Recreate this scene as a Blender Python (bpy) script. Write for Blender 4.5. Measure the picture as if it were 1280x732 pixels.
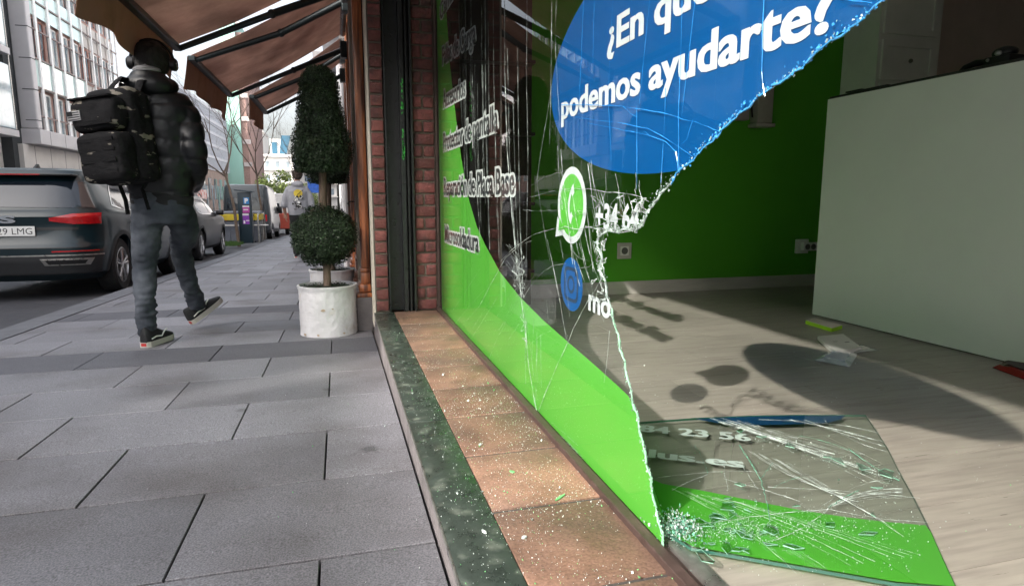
import bpy, bmesh, math, random
from mathutils import Vector, Matrix, noise
random.seed(7)
R = math.radians
scene = bpy.context.scene
for o in list(bpy.data.objects): bpy.data.objects.remove(o)
col = scene.collection

# ---------------------------------------------------------------- camera, sky, sun, exposure
PITCH, YAW, FPX = 8.674, 15.445, 780.0          # focal length in pixels of a 1280 px wide picture
cd = bpy.data.cameras.new('camera'); cam = bpy.data.objects.new('camera', cd); col.objects.link(cam)
cam.location = (0, 0, 0); cam.rotation_euler = (R(90 - PITCH), 0, R(-YAW))
cd.sensor_width = 36; cd.lens = FPX / 1280 * 36; cd.clip_start = 0.02; cd.clip_end = 2000
scene.camera = cam

SUN_DIR = Vector((1.28, 0.76, -1.0)).normalized()   # the way the light travels
elev = math.asin(-SUN_DIR.z); azim = math.atan2(-SUN_DIR.x, -SUN_DIR.y)
world = bpy.data.worlds.new('World'); scene.world = world; world.use_nodes = True
wn = world.node_tree; bg = wn.nodes['Background']
sky = wn.nodes.new('ShaderNodeTexSky'); sky.sky_type = 'NISHITA'; sky.sun_disc = False
sky.sun_elevation = elev; sky.sun_rotation = azim; sky.air_density = 1.0; sky.dust_density = 7.0; sky.ozone_density = 0.6
hs = wn.nodes.new('ShaderNodeHueSaturation'); hs.inputs['Saturation'].default_value = 0.45
wn.links.new(sky.outputs[0], hs.inputs['Color']); wn.links.new(hs.outputs[0], bg.inputs[0])
bg.inputs[1].default_value = 0.15
sl = bpy.data.lights.new('sun', 'SUN'); sl.energy = 2.0; sl.angle = R(1.0); sl.color = (1.0, 0.94, 0.84)
so = bpy.data.objects.new('sun', sl); col.objects.link(so); so.rotation_euler = SUN_DIR.to_track_quat('-Z', 'Y').to_euler()
scene.view_settings.view_transform = 'Standard'; scene.view_settings.look = 'None'
scene.view_settings.gamma = 1; scene.view_settings.use_curve_mapping = False
scene.view_settings.exposure = 1.9
scene.render.engine = 'CYCLES'
scene.cycles.max_bounces = 10; scene.cycles.transparent_max_bounces = 24; scene.cycles.glossy_bounces = 5
scene.cycles.diffuse_bounces = 5

# ---------------------------------------------------------------- measuring: a ray through a photo pixel, met with a real plane
_p, _y = R(PITCH), R(YAW)
_F = Vector((math.sin(_y)*math.cos(_p), math.cos(_y)*math.cos(_p), -math.sin(_p)))
_R = Vector((math.cos(_y), -math.sin(_y), 0)); _U = _R.cross(_F)
def on(x, y, n, d):
    r = _F*FPX + _R*(x-640) + _U*(366-y); return r * (d / Vector(n).dot(r))
def onX(x, y, c): return on(x, y, (1,0,0), c)
def onY(x, y, c): return on(x, y, (0,1,0), c)
def onZ(x, y, c): return on(x, y, (0,0,1), c)
SL = 0.032
def gz(y): return -0.78 - SL*y                      # the street falls gently away
def onG(x, y, dz=0): return on(x, y, (0, SL, 1), -0.78+dz)

# ---------------------------------------------------------------- materials
MATS = {}
def nodes_of(m): return m.node_tree.nodes, m.node_tree.links
def pm(name, c, rough=.6, metal=0, var=.15, vs=6, bump=0., bs=60, coat=0, c2=None, c2s=3, c2t=(.5,.62), island=0, spec=.5, stretch=None, detail=6, transl=0, bumpdist=.01, rvar=0, speck=0, specks=350, spots=0, transp=0):
    if name in MATS: return MATS[name]
    m = bpy.data.materials.new(name); m.use_nodes = True; N, L = nodes_of(m); b = N['Principled BSDF']
    b.inputs['Roughness'].default_value = rough; b.inputs['Metallic'].default_value = metal
    b.inputs['Coat Weight'].default_value = coat; b.inputs['Coat Roughness'].default_value = .05
    b.inputs['Specular IOR Level'].default_value = spec
    tc = N.new('ShaderNodeTexCoord'); mp = N.new('ShaderNodeMapping'); L.new(tc.outputs['Object'], mp.inputs[0])
    if stretch: mp.inputs['Scale'].default_value = stretch
    n = N.new('ShaderNodeTexNoise'); n.inputs['Scale'].default_value = vs; n.inputs['Detail'].default_value = detail; n.inputs['Roughness'].default_value = .65
    L.new(mp.outputs[0], n.inputs['Vector'])
    mr = N.new('ShaderNodeMapRange'); mr.inputs[1].default_value = .3; mr.inputs[2].default_value = .7
    mr.inputs[3].default_value = 1-var; mr.inputs[4].default_value = 1+var; L.new(n.outputs[0], mr.inputs[0])
    src = None
    base = N.new('ShaderNodeRGB'); base.outputs[0].default_value = (*c, 1); src = base.outputs[0]
    if c2:
        n2 = N.new('ShaderNodeTexNoise'); n2.inputs['Scale'].default_value = c2s; n2.inputs['Detail'].default_value = 8; L.new(mp.outputs[0], n2.inputs['Vector'])
        r2 = N.new('ShaderNodeMapRange'); r2.inputs[1].default_value = c2t[0]; r2.inputs[2].default_value = c2t[1]; L.new(n2.outputs[0], r2.inputs[0])
        mx = N.new('ShaderNodeMix'); mx.data_type = 'RGBA'; L.new(r2.outputs[0], mx.inputs[0]); L.new(src, mx.inputs[6]); mx.inputs[7].default_value = (*c2, 1)
        src = mx.outputs[2]
    fac = mr.outputs[0]
    if island:
        g = N.new('ShaderNodeNewGeometry'); ri = N.new('ShaderNodeMapRange'); ri.inputs[3].default_value = 1-island; ri.inputs[4].default_value = 1+island
        L.new(g.outputs['Random Per Island'], ri.inputs[0]); mu = N.new('ShaderNodeMath'); mu.operation = 'MULTIPLY'
        L.new(fac, mu.inputs[0]); L.new(ri.outputs[0], mu.inputs[1]); fac = mu.outputs[0]
    vm = N.new('ShaderNodeVectorMath'); vm.operation = 'SCALE'; L.new(src, vm.inputs[0]); L.new(fac, vm.inputs['Scale'])
    L.new(vm.outputs[0], b.inputs['Base Color'])
    if speck:
        n4 = N.new('ShaderNodeTexNoise'); n4.inputs['Scale'].default_value = specks; n4.inputs['Detail'].default_value = 2; L.new(tc.outputs['Object'], n4.inputs['Vector'])
        r4 = N.new('ShaderNodeMapRange'); r4.inputs[1].default_value = .32; r4.inputs[2].default_value = .68; r4.inputs[3].default_value = 1-speck; r4.inputs[4].default_value = 1+speck; L.new(n4.outputs[0], r4.inputs[0])
        v4 = N.new('ShaderNodeVectorMath'); v4.operation = 'SCALE'; L.new(vm.outputs[0], v4.inputs[0]); L.new(r4.outputs[0], v4.inputs['Scale']); L.new(v4.outputs[0], b.inputs['Base Color'])
    if spots:
        vo = N.new('ShaderNodeTexVoronoi'); vo.inputs['Scale'].default_value = spots; L.new(tc.outputs['Object'], vo.inputs['Vector'])
        nz = N.new('ShaderNodeTexNoise'); nz.inputs['Scale'].default_value = 30; L.new(tc.outputs['Object'], nz.inputs['Vector'])
        ad = N.new('ShaderNodeMath'); ad.operation = 'MULTIPLY_ADD'; ad.inputs[1].default_value = .05; L.new(nz.outputs[0], ad.inputs[0]); L.new(vo.outputs['Distance'], ad.inputs[2])
        r5 = N.new('ShaderNodeMapRange'); r5.inputs[1].default_value = .07; r5.inputs[2].default_value = .10; r5.inputs[3].default_value = .55; r5.inputs[4].default_value = 1; L.new(ad.outputs[0], r5.inputs[0])
        src_ = b.inputs['Base Color'].links[0].from_socket; v5 = N.new('ShaderNodeVectorMath'); v5.operation = 'SCALE'; L.new(src_, v5.inputs[0]); L.new(r5.outputs[0], v5.inputs['Scale']); L.new(v5.outputs[0], b.inputs['Base Color'])
    if rvar:
        r3 = N.new('ShaderNodeMapRange'); r3.inputs[1].default_value = .3; r3.inputs[2].default_value = .7
        r3.inputs[3].default_value = max(0, rough-rvar); r3.inputs[4].default_value = min(1, rough+rvar); L.new(n.outputs[0], r3.inputs[0]); L.new(r3.outputs[0], b.inputs['Roughness'])
    if bump:
        nb = N.new('ShaderNodeTexNoise'); nb.inputs['Scale'].default_value = bs; nb.inputs['Detail'].default_value = 5; L.new(mp.outputs[0], nb.inputs['Vector'])
        bp = N.new('ShaderNodeBump'); bp.inputs['Strength'].default_value = bump; bp.inputs['Distance'].default_value = bumpdist
        L.new(nb.outputs[0], bp.inputs['Height']); L.new(bp.outputs[0], b.inputs['Normal'])
    if transl:
        out = N['Material Output']; t = N.new('ShaderNodeBsdfTranslucent'); L.new(vm.outputs[0], t.inputs[0])
        ms = N.new('ShaderNodeMixShader'); ms.inputs[0].default_value = transl; L.new(b.outputs[0], ms.inputs[1]); L.new(t.outputs[0], ms.inputs[2]); L.new(ms.outputs[0], out.inputs[0])
    if transp:
        out = N['Material Output']; cur = out.inputs[0].links[0].from_socket; tt = N.new('ShaderNodeBsdfTransparent'); mxv = max(c); tt.inputs[0].default_value = (.25+.75*c[0]/mxv, .25+.75*c[1]/mxv, .25+.75*c[2]/mxv, 1)
        m2 = N.new('ShaderNodeMixShader'); m2.inputs[0].default_value = transp; L.new(cur, m2.inputs[1]); L.new(tt.outputs[0], m2.inputs[2]); L.new(m2.outputs[0], out.inputs[0])
    MATS[name] = m; return m

def glassy(name, tint=(1,1,1), gloss_rough=0.0, gain=1.9, bump=0.0):
    """thin window glass: clear, with a two-surface Schlick reflection from either side"""
    m = bpy.data.materials.new(name); m.use_nodes = True; N, L = nodes_of(m); N.remove(N['Principled BSDF'])
    g = N.new('ShaderNodeNewGeometry'); d = N.new('ShaderNodeVectorMath'); d.operation = 'DOT_PRODUCT'
    L.new(g.outputs['Normal'], d.inputs[0]); L.new(g.outputs['Incoming'], d.inputs[1])
    def mth(op, a, b=None, c=False):
        n = N.new('ShaderNodeMath'); n.operation = op; n.use_clamp = c
        for i, v in enumerate((a, b)):
            if v is None: continue
            if isinstance(v, (int, float)): n.inputs[i].default_value = v
            else: L.new(v, n.inputs[i])
        return n.outputs[0]
    a = mth('ABSOLUTE', d.outputs['Value']); s = mth('SUBTRACT', 1.0, a, True); p5 = mth('POWER', s, 5.0)
    f = mth('ADD', mth('MULTIPLY', p5, .96), .04); f2 = mth('MULTIPLY', f, gain, True)
    t = N.new('ShaderNodeBsdfTransparent'); t.inputs[0].default_value = (*tint, 1)
    gl = N.new('ShaderNodeBsdfGlossy'); gl.inputs['Roughness'].default_value = gloss_rough
    if bump:
        tc = N.new('ShaderNodeTexCoord'); nb = N.new('ShaderNodeTexNoise'); nb.inputs['Scale'].default_value = 2.2; nb.inputs['Detail'].default_value = 1
        L.new(tc.outputs['Object'], nb.inputs['Vector']); bp = N.new('ShaderNodeBump'); bp.inputs['Strength'].default_value = bump; bp.inputs['Distance'].default_value = .01
        L.new(nb.outputs[0], bp.inputs['Height']); L.new(bp.outputs[0], gl.inputs['Normal'])
    ms = N.new('ShaderNodeMixShader'); L.new(f2, ms.inputs[0]); L.new(t.outputs[0], ms.inputs[1]); L.new(gl.outputs[0], ms.inputs[2])
    L.new(ms.outputs[0], N['Material Output'].inputs[0]); MATS[name] = m; return m

def glaze(name, c, c_alt, grid=3.0):
    """mirror-like facade glass: dark body, strong reflection, pane to pane variation"""
    m = pm(name, c, rough=.08, var=.3, vs=.7, c2=c_alt, c2s=.6, c2t=(.4,.6), spec=1.0, coat=1)
    return m

# ---------------------------------------------------------------- mesh builder
class MB:
    def __init__(s): s.v = []; s.f = []; s.m = []
    def add(s, vs, fs, mi=0):
        o = len(s.v); s.g = getattr(s, 'g', []); s.g.append((o, len(s.f))); s.v += [Vector(p) for p in vs]
        for f in fs: s.f.append([o+i for i in f]); s.m.append(mi)
        return s
    def box(s, x0, x1, y0, y1, z0, z1, mi=0, rot=None, bev=0):
        if bev and min(x1-x0, y1-y0, z1-z0) > 2.2*bev:
            bm = bmesh.new(); bmesh.ops.create_cube(bm, size=1)
            for v in bm.verts: v.co = Vector(((x0+x1)/2 + v.co.x*(x1-x0), (y0+y1)/2 + v.co.y*(y1-y0), (z0+z1)/2 + v.co.z*(z1-z0)))
            bmesh.ops.bevel(bm, geom=bm.edges[:], offset=bev, segments=2, affect='EDGES', profile=.5)
            bm.verts.ensure_lookup_table()
            vs = [v.co.copy() for v in bm.verts]; fs = [[v.index for v in f.verts] for f in bm.faces]; bm.free()
        else:
            vs = [(x,y,z) for z in (z0,z1) for y in (y0,y1) for x in (x0,x1)]
            fs = [(0,2,3,1),(4,5,7,6),(0,1,5,4),(2,6,7,3),(0,4,6,2),(1,3,7,5)]
        if rot: vs = [rot @ Vector(p) for p in vs]
        return s.add(vs, fs, mi)
    def quad(s, a, b, c, d, mi=0): return s.add([a,b,c,d], [(0,1,2,3)], mi)
    def poly(s, pts, mi=0): return s.add(pts, [tuple(range(len(pts)))], mi)
    def slab(s, pts, off, mi=0):            # polygon given thickness along off
        n = len(pts); off = Vector(off); P = [Vector(p) for p in pts]
        s.add(P + [p+off for p in P], [tuple(range(n))[::-1], tuple(range(n, 2*n))] + [(i, (i+1)%n, n+(i+1)%n, n+i) for i in range(n)], mi); return s
    def tube(s, path, rad, n=8, mi=0, cap=True, flat=1.0, upv=None):
        P = [Vector(p) for p in path]; k = len(P); rads = rad if isinstance(rad, (list, tuple)) else [rad]*k
        vs = []; up = Vector(upv) if upv else None
        for i, p in enumerate(P):
            t = (P[min(i+1,k-1)] - P[max(i-1,0)]).normalized()
            if up is None: up = Vector((0,0,1)) if abs(t.z) < .9 else Vector((0,1,0))
            a = t.cross(up)
            if a.length < 1e-4: a = t.cross(Vector((1,.2,0)))
            a.normalize(); b = a.cross(t).normalized(); up = b if upv is None else up
            r = rads[i]; ra, rb = (r if isinstance(r, tuple) else (r, r*flat))
            vs += [p + a*math.cos(2*math.pi*j/n)*ra + b*math.sin(2*math.pi*j/n)*rb for j in range(n)]
        fs = [(i*n+j, i*n+(j+1)%n, (i+1)*n+(j+1)%n, (i+1)*n+j) for i in range(k-1) for j in range(n)]
        if cap: fs += [tuple(range(n))[::-1], tuple((k-1)*n+j for j in range(n))]
        return s.add(vs, fs, mi)
    def rings(s, secs, n=24, mi=0, p=2.0):  # horizontal (super)ellipses: (cx, cy, z, rx, ry)
        vs = []
        for cx, cy, z, rx, ry in secs:
            for j in range(n):
                a = 2*math.pi*j/n; c, q = math.cos(a), math.sin(a)
                vs.append((cx + rx*math.copysign(abs(c)**(2/p), c), cy + ry*math.copysign(abs(q)**(2/p), q), z))
        k = len(secs); fs = [(i*n+j, i*n+(j+1)%n, (i+1)*n+(j+1)%n, (i+1)*n+j) for i in range(k-1) for j in range(n)]
        fs += [tuple(range(n))[::-1], tuple((k-1)*n+j for j in range(n))]
        return s.add(vs, fs, mi)
    def ball(s, c, rx, ry=None, rz=None, nu=16, nv=10, mi=0, rot=None):
        ry = rx if ry is None else ry; rz = rx if rz is None else rz; c = Vector(c)
        vs = [Vector((0,0,-rz))]
        for i in range(1, nv):
            a = math.pi*i/nv
            vs += [Vector((rx*math.sin(a)*math.cos(2*math.pi*j/nu), ry*math.sin(a)*math.sin(2*math.pi*j/nu), -rz*math.cos(a))) for j in range(nu)]
        vs.append(Vector((0,0,rz)))
        if rot: vs = [rot @ v for v in vs]
        vs = [v + c for v in vs]; last = len(vs)-1
        fs = [(0, 1+(j+1)%nu, 1+j) for j in range(nu)]
        fs += [(1+i*nu+j, 1+i*nu+(j+1)%nu, 1+(i+1)*nu+(j+1)%nu, 1+(i+1)*nu+j) for i in range(nv-2) for j in range(nu)]
        fs += [(last, 1+(nv-2)*nu+j, 1+(nv-2)*nu+(j+1)%nu) for j in range(nu)]
        return s.add(vs, fs, mi)
    def each(s, name, mats, parent, **k):    # every added piece becomes a part of its own
        st = s.g + [(len(s.v), len(s.f))]; out = []
        for (v0, f0), (v1, f1) in zip(st, st[1:]):
            q = MB(); q.v = s.v[v0:v1]; q.f = [[i-v0 for i in f] for f in s.f[f0:f1]]; q.m = s.m[f0:f1]; out.append(q.build(name, mats, parent, **k))
        return out
    def build(s, name, mats, parent=None, smooth=False, kind=None, local=False):
        me = bpy.data.meshes.new(name)
        off = Vector((0,0,0))
        if parent is not None and not local:
            r = parent
            while r.parent: r = r.parent
            off = r.location
        me.from_pydata([v - off for v in s.v], [], s.f)
        if not isinstance(mats, (list, tuple)): mats = [mats]
        for m in mats: me.materials.append(m)
        if len(mats) > 1: me.polygons.foreach_set('material_index', s.m)
        if smooth:
            me.polygons.foreach_set('use_smooth', [True]*len(me.polygons))
            try: me.set_sharp_from_angle(angle=R(smooth if smooth is not True else 45))
            except Exception: pass
        me.update()
        o = bpy.data.objects.new(name, me); col.objects.link(o)
        if parent is not None: o.parent = parent
        if kind: o['kind'] = kind
        return o
def fixn(o):
    bm = bmesh.new(); bm.from_mesh(o.data); bmesh.ops.recalc_face_normals(bm, faces=bm.faces); bm.to_mesh(o.data); bm.free(); return o
def thing(name, label, cat, loc=(0,0,0), rz=0, group=None):
    o = bpy.data.objects.new(name, None); col.objects.link(o); o.location = loc; o.rotation_euler = (0,0,rz); o.empty_display_size = .1
    o['label'] = label; o['category'] = cat
    if group: o['group'] = group
    return o
def tag(o, label, cat, group=None):
    o['label'] = label; o['category'] = cat
    if group: o['group'] = group
    return o
def copy_tree(o, parent=None):
    c = o.copy(); col.objects.link(c); c.parent = parent
    for ch in [k for k in bpy.data.objects if k.parent == o]: copy_tree(ch, c)
    return c
def remesh(o, vox, smooth_it=2, disp=None):
    m = o.modifiers.new('r', 'REMESH'); m.mode = 'VOXEL'; m.voxel_size = vox; m.use_smooth_shade = True
    if smooth_it: s = o.modifiers.new('s', 'SMOOTH'); s.iterations = smooth_it; s.factor = .5
    dg = bpy.context.evaluated_depsgraph_get(); dg.update()
    me = bpy.data.meshes.new_from_object(o.evaluated_get(dg)); o.modifiers.clear(); old = o.data
    mt = [x for x in old.materials]; o.data = me; me.materials.clear()
    for x in mt: me.materials.append(x)
    me.polygons.foreach_set('use_smooth', [True]*len(me.polygons))
    if disp:
        ns = [v.normal.copy() for v in me.vertices]
        for v, nn in zip(me.vertices, ns): v.co += nn * disp(v.co)
        me.update()
    return o
def fnoise(p, s, seed=0): return noise.noise(Vector((p.x*s+seed, p.y*s, p.z*s)))

# lettering: a text line fitted to a real width and capital height on a plane
def text2d(s, offset=0.0):
    cu = bpy.data.curves.new('t', 'FONT'); cu.body = s; cu.offset = offset; cu.resolution_u = 3
    o = bpy.data.objects.new('t', cu); col.objects.link(o)
    dg = bpy.context.evaluated_depsgraph_get(); dg.update()
    me = bpy.data.meshes.new_from_object(o.evaluated_get(dg))
    vs = [v.co.copy() for v in me.vertices]; fs = [list(p.vertices) for p in me.polygons]
    bpy.data.objects.remove(o); bpy.data.curves.remove(cu); bpy.data.meshes.remove(me); return vs, fs
_cap = max(v.y for v in text2d('H')[0])
def letters(mb, s, org, ux, uy, width, cap, offset=0.02, mi=0, bold=0):
    vs, fs = text2d(s, offset); b0, _ = text2d(s, 0.0)
    x0 = min(v.x for v in b0); w = max(v.x for v in b0) - x0; org, ux, uy = Vector(org), Vector(ux), Vector(uy)
    nn = ux.cross(uy)
    for k in ((-1, 0, 1) if bold else (0,)):
        mb.add([org + nn*k*.00012 + ux*((v.x-x0)*width/w + k*bold) + uy*(v.y*cap/_cap) for v in vs], fs, mi)
def ribbon_cracks(mb, lines, plane_fn, rad, jit=.0015, mi=0):
    for ln in lines:
        pts = ln[0] if isinstance(ln[0], list) else ln; r = ln[1] if isinstance(ln[0], list) else rad
        P = [plane_fn(*p) for p in pts]; Q = []
        for a, b in zip(P, P[1:]):
            k = max(2, int((b-a).length/.035))
            for i in range(k): Q.append(a.lerp(b, i/k) + Vector((0, random.uniform(-jit,jit), random.uniform(-jit,jit))))
        Q.append(P[-1]); mb.tube(Q, [r*.33*random.uniform(.2,1.6) for _ in Q], n=4, mi=mi)
def gz(y): return -0.78 - SL*max(y, -0.8)
# ---------------------------------------------------------------- base materials
granite = pm('paving_granite', (.165,.165,.184), rough=.56, var=.20, vs=1.4, bump=.35, bs=170, bumpdist=.004, c2=(.088,.082,.086), c2s=1.9, c2t=(.46,.74), spots=2.1, island=.24, detail=12, rvar=.12, speck=.45, specks=230)
grout = pm('joint_dirt', (.045,.042,.045), rough=.95, bump=.4, bs=90)
kerbst = pm('kerb_stone', (.12,.125,.14), rough=.65, var=.2, vs=6, bump=.3, bs=120, island=.12)
asphalt = pm('asphalt', (.055,.057,.065), rough=.7, var=.25, vs=3, bump=.6, bs=140, detail=10, rvar=.15)
marble = pm('dark_green_marble', (.032,.042,.036), rough=.36, var=.4, vs=14, c2=(.12,.135,.115), c2s=15, c2t=(.54,.74), bump=.12, bs=50, detail=12, rvar=.22)
terracotta = pm('terracotta_tile', (.205,.118,.082), rough=.62, var=.28, vs=9, c2=(.11,.07,.055), c2s=3.2, c2t=(.38,.66), speck=.25, specks=160, bump=.22, bs=70, island=.24, detail=10, rvar=.16)
brick_m = pm('red_brick', (.15,.045,.042), rough=.75, var=.35, vs=22, c2=(.07,.03,.03), c2s=14, c2t=(.5,.7), bump=.6, bs=60, island=.32, detail=8)
mortar = pm('mortar', (.13,.11,.09), rough=.95, bump=.8, bs=70, var=.25)
blackm = pm('black_painted_metal', (.012,.014,.015), rough=.38, var=.4, vs=30, bump=.25, bs=40, rvar=.15)
bronze = pm('brown_window_frame', (.075,.05,.045), rough=.42, metal=.3, var=.3, vs=20, bump=.1, rvar=.15)
alu = pm('brushed_metal', (.38,.37,.35), rough=.35, metal=.85, var=.25, vs=25, rvar=.15)
wood = pm('varnished_wood', (.42,.14,.05), rough=.36, var=.4, vs=5, stretch=(9,9,.8), c2=(.09,.03,.016), c2s=3.5, c2t=(.42,.66), bump=.2, bs=20, coat=.3)
darkwood = pm('dark_wood', (.075,.026,.014), rough=.42, var=.4, vs=5, stretch=(9,9,.8), bump=.2, bs=20)
plaster = pm('pale_plaster', (.55,.51,.44), rough=.9, var=.15, bump=.4, bs=50)
greystone = pm('grey_plinth_stone', (.16,.15,.15), rough=.85, var=.25, bump=.5, bs=40)
greenwall = pm('green_wall_paint', (.062,.30,.008), rough=.72, var=.05, vs=3, bump=.25, bs=120, bumpdist=.002)
beigewall = pm('beige_wall_paint', (.60,.52,.46), rough=.85, var=.05)
whitewall = pm('white_ceiling_paint', (.62,.61,.58), rough=.9, var=.04)
laminate = pm('grey_laminate', (.265,.245,.215), rough=.36, var=.12, vs=5, stretch=(1.5,16,1), c2=(.205,.185,.165), c2s=3.5, c2t=(.42,.7), bump=.06, bs=50, island=.06, detail=10, rvar=.1)
whitelam = pm('white_laminate_panel', (.80,.83,.79), rough=.42, var=.03, vs=2, bump=.04, bs=90)
cabwhite = pm('white_cabinet', (.72,.73,.68), rough=.5, var=.05)
skirtm = pm('skirting_board', (.42,.40,.37), rough=.5, var=.1, vs=4, stretch=(1,1,6))
black = pm('black_plastic', (.012,.012,.013), rough=.4, var=.2)
whitep = pm('white_plastic', (.72,.72,.69), rough=.35, var=.05)

# ---------------------------------------------------------------- ground, road, pavement, kerb
def sheet(name, x0, x1, y0, y1, dz, m, n=40):
    mb = MB(); ys = [y0 + (y1-y0)*i/n for i in range(n+1)] + [-.8]; ys = sorted(set(y for y in ys if y0 <= y <= y1))
    for a, b in zip(ys, ys[1:]): mb.quad((x0,a,gz(a)+dz), (x1,a,gz(a)+dz), (x1,b,gz(b)+dz), (x0,b,gz(b)+dz))
    return mb.build(name, m, kind='structure')
sheet('ground', -600, 600, -60, 900, -.16, pm('far_ground', (.10,.10,.10), rough=.9), n=20)
sheet('road', -10.2, -2.42, -30, 160, -.12, asphalt, n=40)
sheet('pavement_bed', -2.42, .2, -6, 120, -.018, grout, n=60)
mb = MB(); T = .459; Y0 = 1.405
for r in range(-8, 150):
    a = Y0 + r*T; b = a + T; even = (r % 2 == 0)       # even rows break at -.40, odd ones at -.07
    xs = [.198]; x = -.40 if even else -.072
    while x > -2.15: xs.append(x); x -= .655
    xs.append(-2.18); dark = (r == 5 or r == 9)  # two rows coloured darker to stand for shadow bands across the pavement
    for x1, x0 in zip(xs, xs[1:]):
        j = .0042; h = random.uniform(-.0010, .0010); z0 = gz(a+j)+h; z1 = gz(b-j)+h; e = .0014
        jx = .0028; P = [(x0+jx, a+j, z0-e), (x1-jx, a+j, z0-e), (x1-jx, b-j, z1-e), (x0+jx, b-j, z1-e)]
        Q = [(x0+jx+e, a+j+e, z0), (x1-jx-e, a+j+e, z0), (x1-jx-e, b-j-e, z1), (x0+jx+e, b-j-e, z1)]
        B = [(p[0], p[1], p[2]-.02) for p in P]
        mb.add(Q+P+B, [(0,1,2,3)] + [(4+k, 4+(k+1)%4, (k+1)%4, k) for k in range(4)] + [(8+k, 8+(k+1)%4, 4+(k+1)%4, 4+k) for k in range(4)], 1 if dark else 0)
granite_shade_far = pm('paving_shadow_rows_and_far', (.088,.09,.105), rough=.72, var=.16, vs=2.2, bump=.35, bs=170, bumpdist=.004, island=.06, detail=12, speck=.4, specks=230)
mb.build('pavement', [granite, granite_shade_far], kind='structure')
mb = MB()
for k in range(-6, 110):
    a = k*1.0; j = .004
    z0, z1 = gz(a+j)+.002, gz(a+1-j)+.002
    P = [(-2.42,a+j,z0-.14),(-2.19,a+j,z0-.14),(-2.19,a+1-j,z1-.14),(-2.42,a+1-j,z1-.14)]
    Q = [(-2.405,a+j,z0),(-2.19,a+j,z0),(-2.19,a+1-j,z1),(-2.405,a+1-j,z1)]
    M_ = [(-2.42,a+j,z0-.02),(-2.19,a+j,z0-.001),(-2.19,a+1-j,z1-.001),(-2.42,a+1-j,z1-.02)]
    mb.add(Q+M_+P, [(0,1,2,3)] + [(4+i, 4+(i+1)%4, (i+1)%4, i) for i in range(4)] + [(8+i, 8+(i+1)%4, 4+(i+1)%4, 4+i) for i in range(4)])
mb.build('kerb', kerbst, kind='structure')
mb = MB(); mb.box(-12.0,-10.2,-30,160,-8,-6)  # far pavement, as a sloping slab
o = sheet('far_pavement', -12.5, -10.2, -30, 160, .0, granite_shade_far, n=30)

# ---------------------------------------------------------------- the repair shop: step, piers, window, room
ZS = -.74; XG = .635
shop = thing('repair_shop', 'repair shop front with brick piers, tiled step and a smashed green and blue shop window', 'shop', (.2, 1.0, ZS))
mb = MB()
for k in range(-3, 4):     # marble lengths
    a = .98 + k*1.03; mb.box(.2, .3245, a+.002, min(a+1.028, 4.098), ZS-.03, ZS-.0006, bev=.003)
mb.build('marble_edging', marble, shop, smooth=30)
mb = MB(); mb.box(.203, .6, -3, 4.2, -1.2, ZS-.031); mb.build('step_riser', pm('step_riser_concrete', (.15,.135,.14), rough=.8, var=.3, vs=8, bump=.3, bs=40), shop)
mb = MB(); mb.box(.1965, .1998, -3, 4.1, ZS-.016, ZS-.001); mb.build('metal_edge_strip', alu, shop)
mb = MB(); mb.box(.325, .62, -2.5, 4.1, ZS-.03, ZS-.006); mb.build('tile_grout', pm('tile_grout', (.055,.05,.046), rough=.95, var=.3, vs=30, bump=.6, bs=80), shop)
mb = MB(); ty = [4.098]
for y in (3.66, 3.33, 3.0, 2.668, 2.345, 2.02, 1.69, 1.356, 1.022, .69, .36, .03, -.3, -.63): ty.append(y)
for b, a in zip(ty, ty[1:]): mb.box(.3275, .612, a+.007, b-.007, ZS-.02, ZS+random.uniform(-.001,.0005), bev=.003)
mb.build('step_tiles', terracotta, shop, smooth=30)

# brick piers at the end of the window
def bricks(x0, x1, yf, z0, z1, ch, halves, depth=.12):
    mb = MB(); z = z0; k = 0
    while z < z1:
        w = x1-x0; cuts = [x0, x1] if (not halves or k % 2 == 0) else [x0, x0 + w*.45, x1]
        for a, b in zip(cuts, cuts[1:]):
            d = random.uniform(-.004, .004); q = random.uniform(-.003,.003)
            mb.box(a+.005+abs(q), b-.005, yf+d, yf+depth, z+.007+q*.4, z+ch-.006, bev=.006)
        z += ch; k += 1
    return mb
bricks(.477, .617, 4.10, ZS, 2.3, .0765, True).build('brick_pier', brick_m, shop, smooth=40)
bricks(.214, .300, 4.10, ZS, 2.3, .0765, False).build('brick_pier', brick_m, shop, smooth=40)
for a, b in ((.479,.619), (.216,.298)):
    m_ = MB(); m_.box(a, b, 4.112, 4.26, ZS, 2.3); m_.build('mortar', mortar, shop)
# black roller shutter channel between the piers
mb = MB(); mb.box(.302, .475, 4.16, 4.2, ZS, 2.3); mb.box(.302, .312, 4.085, 4.16, ZS, 2.3); mb.box(.463, .4745, 4.07, 4.16, ZS, 2.3)
mb.box(.40, .408, 4.10, 4.16, ZS, 2.3); mb.box(.408, .425, 4.10, 4.112, ZS, 2.3); mb.box(.438, .447, 4.09, 4.16, ZS, 2.3)
sh = mb.build('shutter_channel', blackm, shop)
mb = MB()
for k in range(46):
    z = random.choice([random.uniform(.52,.64), random.uniform(.28,.44), random.uniform(.30,.36), random.uniform(.66,.74), random.uniform(.24,.27)]); s = random.uniform(.004,.016)
    x = random.uniform(.411,.422); mb.poly([(x+s*.5*math.cos(a)*random.uniform(.4,1.2), 4.0985, z+s*math.sin(a)*random.uniform(.4,1.3)) for a in [i*1.047 for i in range(6)]][::-1])
mb.build('paint_flecks', pm('green_paint_fleck', (.06,.50,.08), rough=.6), sh)
mb = MB(); mb.box(.199, .213, 4.13, 4.3, ZS-.1, 2.4); mb.build('plaster_strip', plaster, shop)
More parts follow.
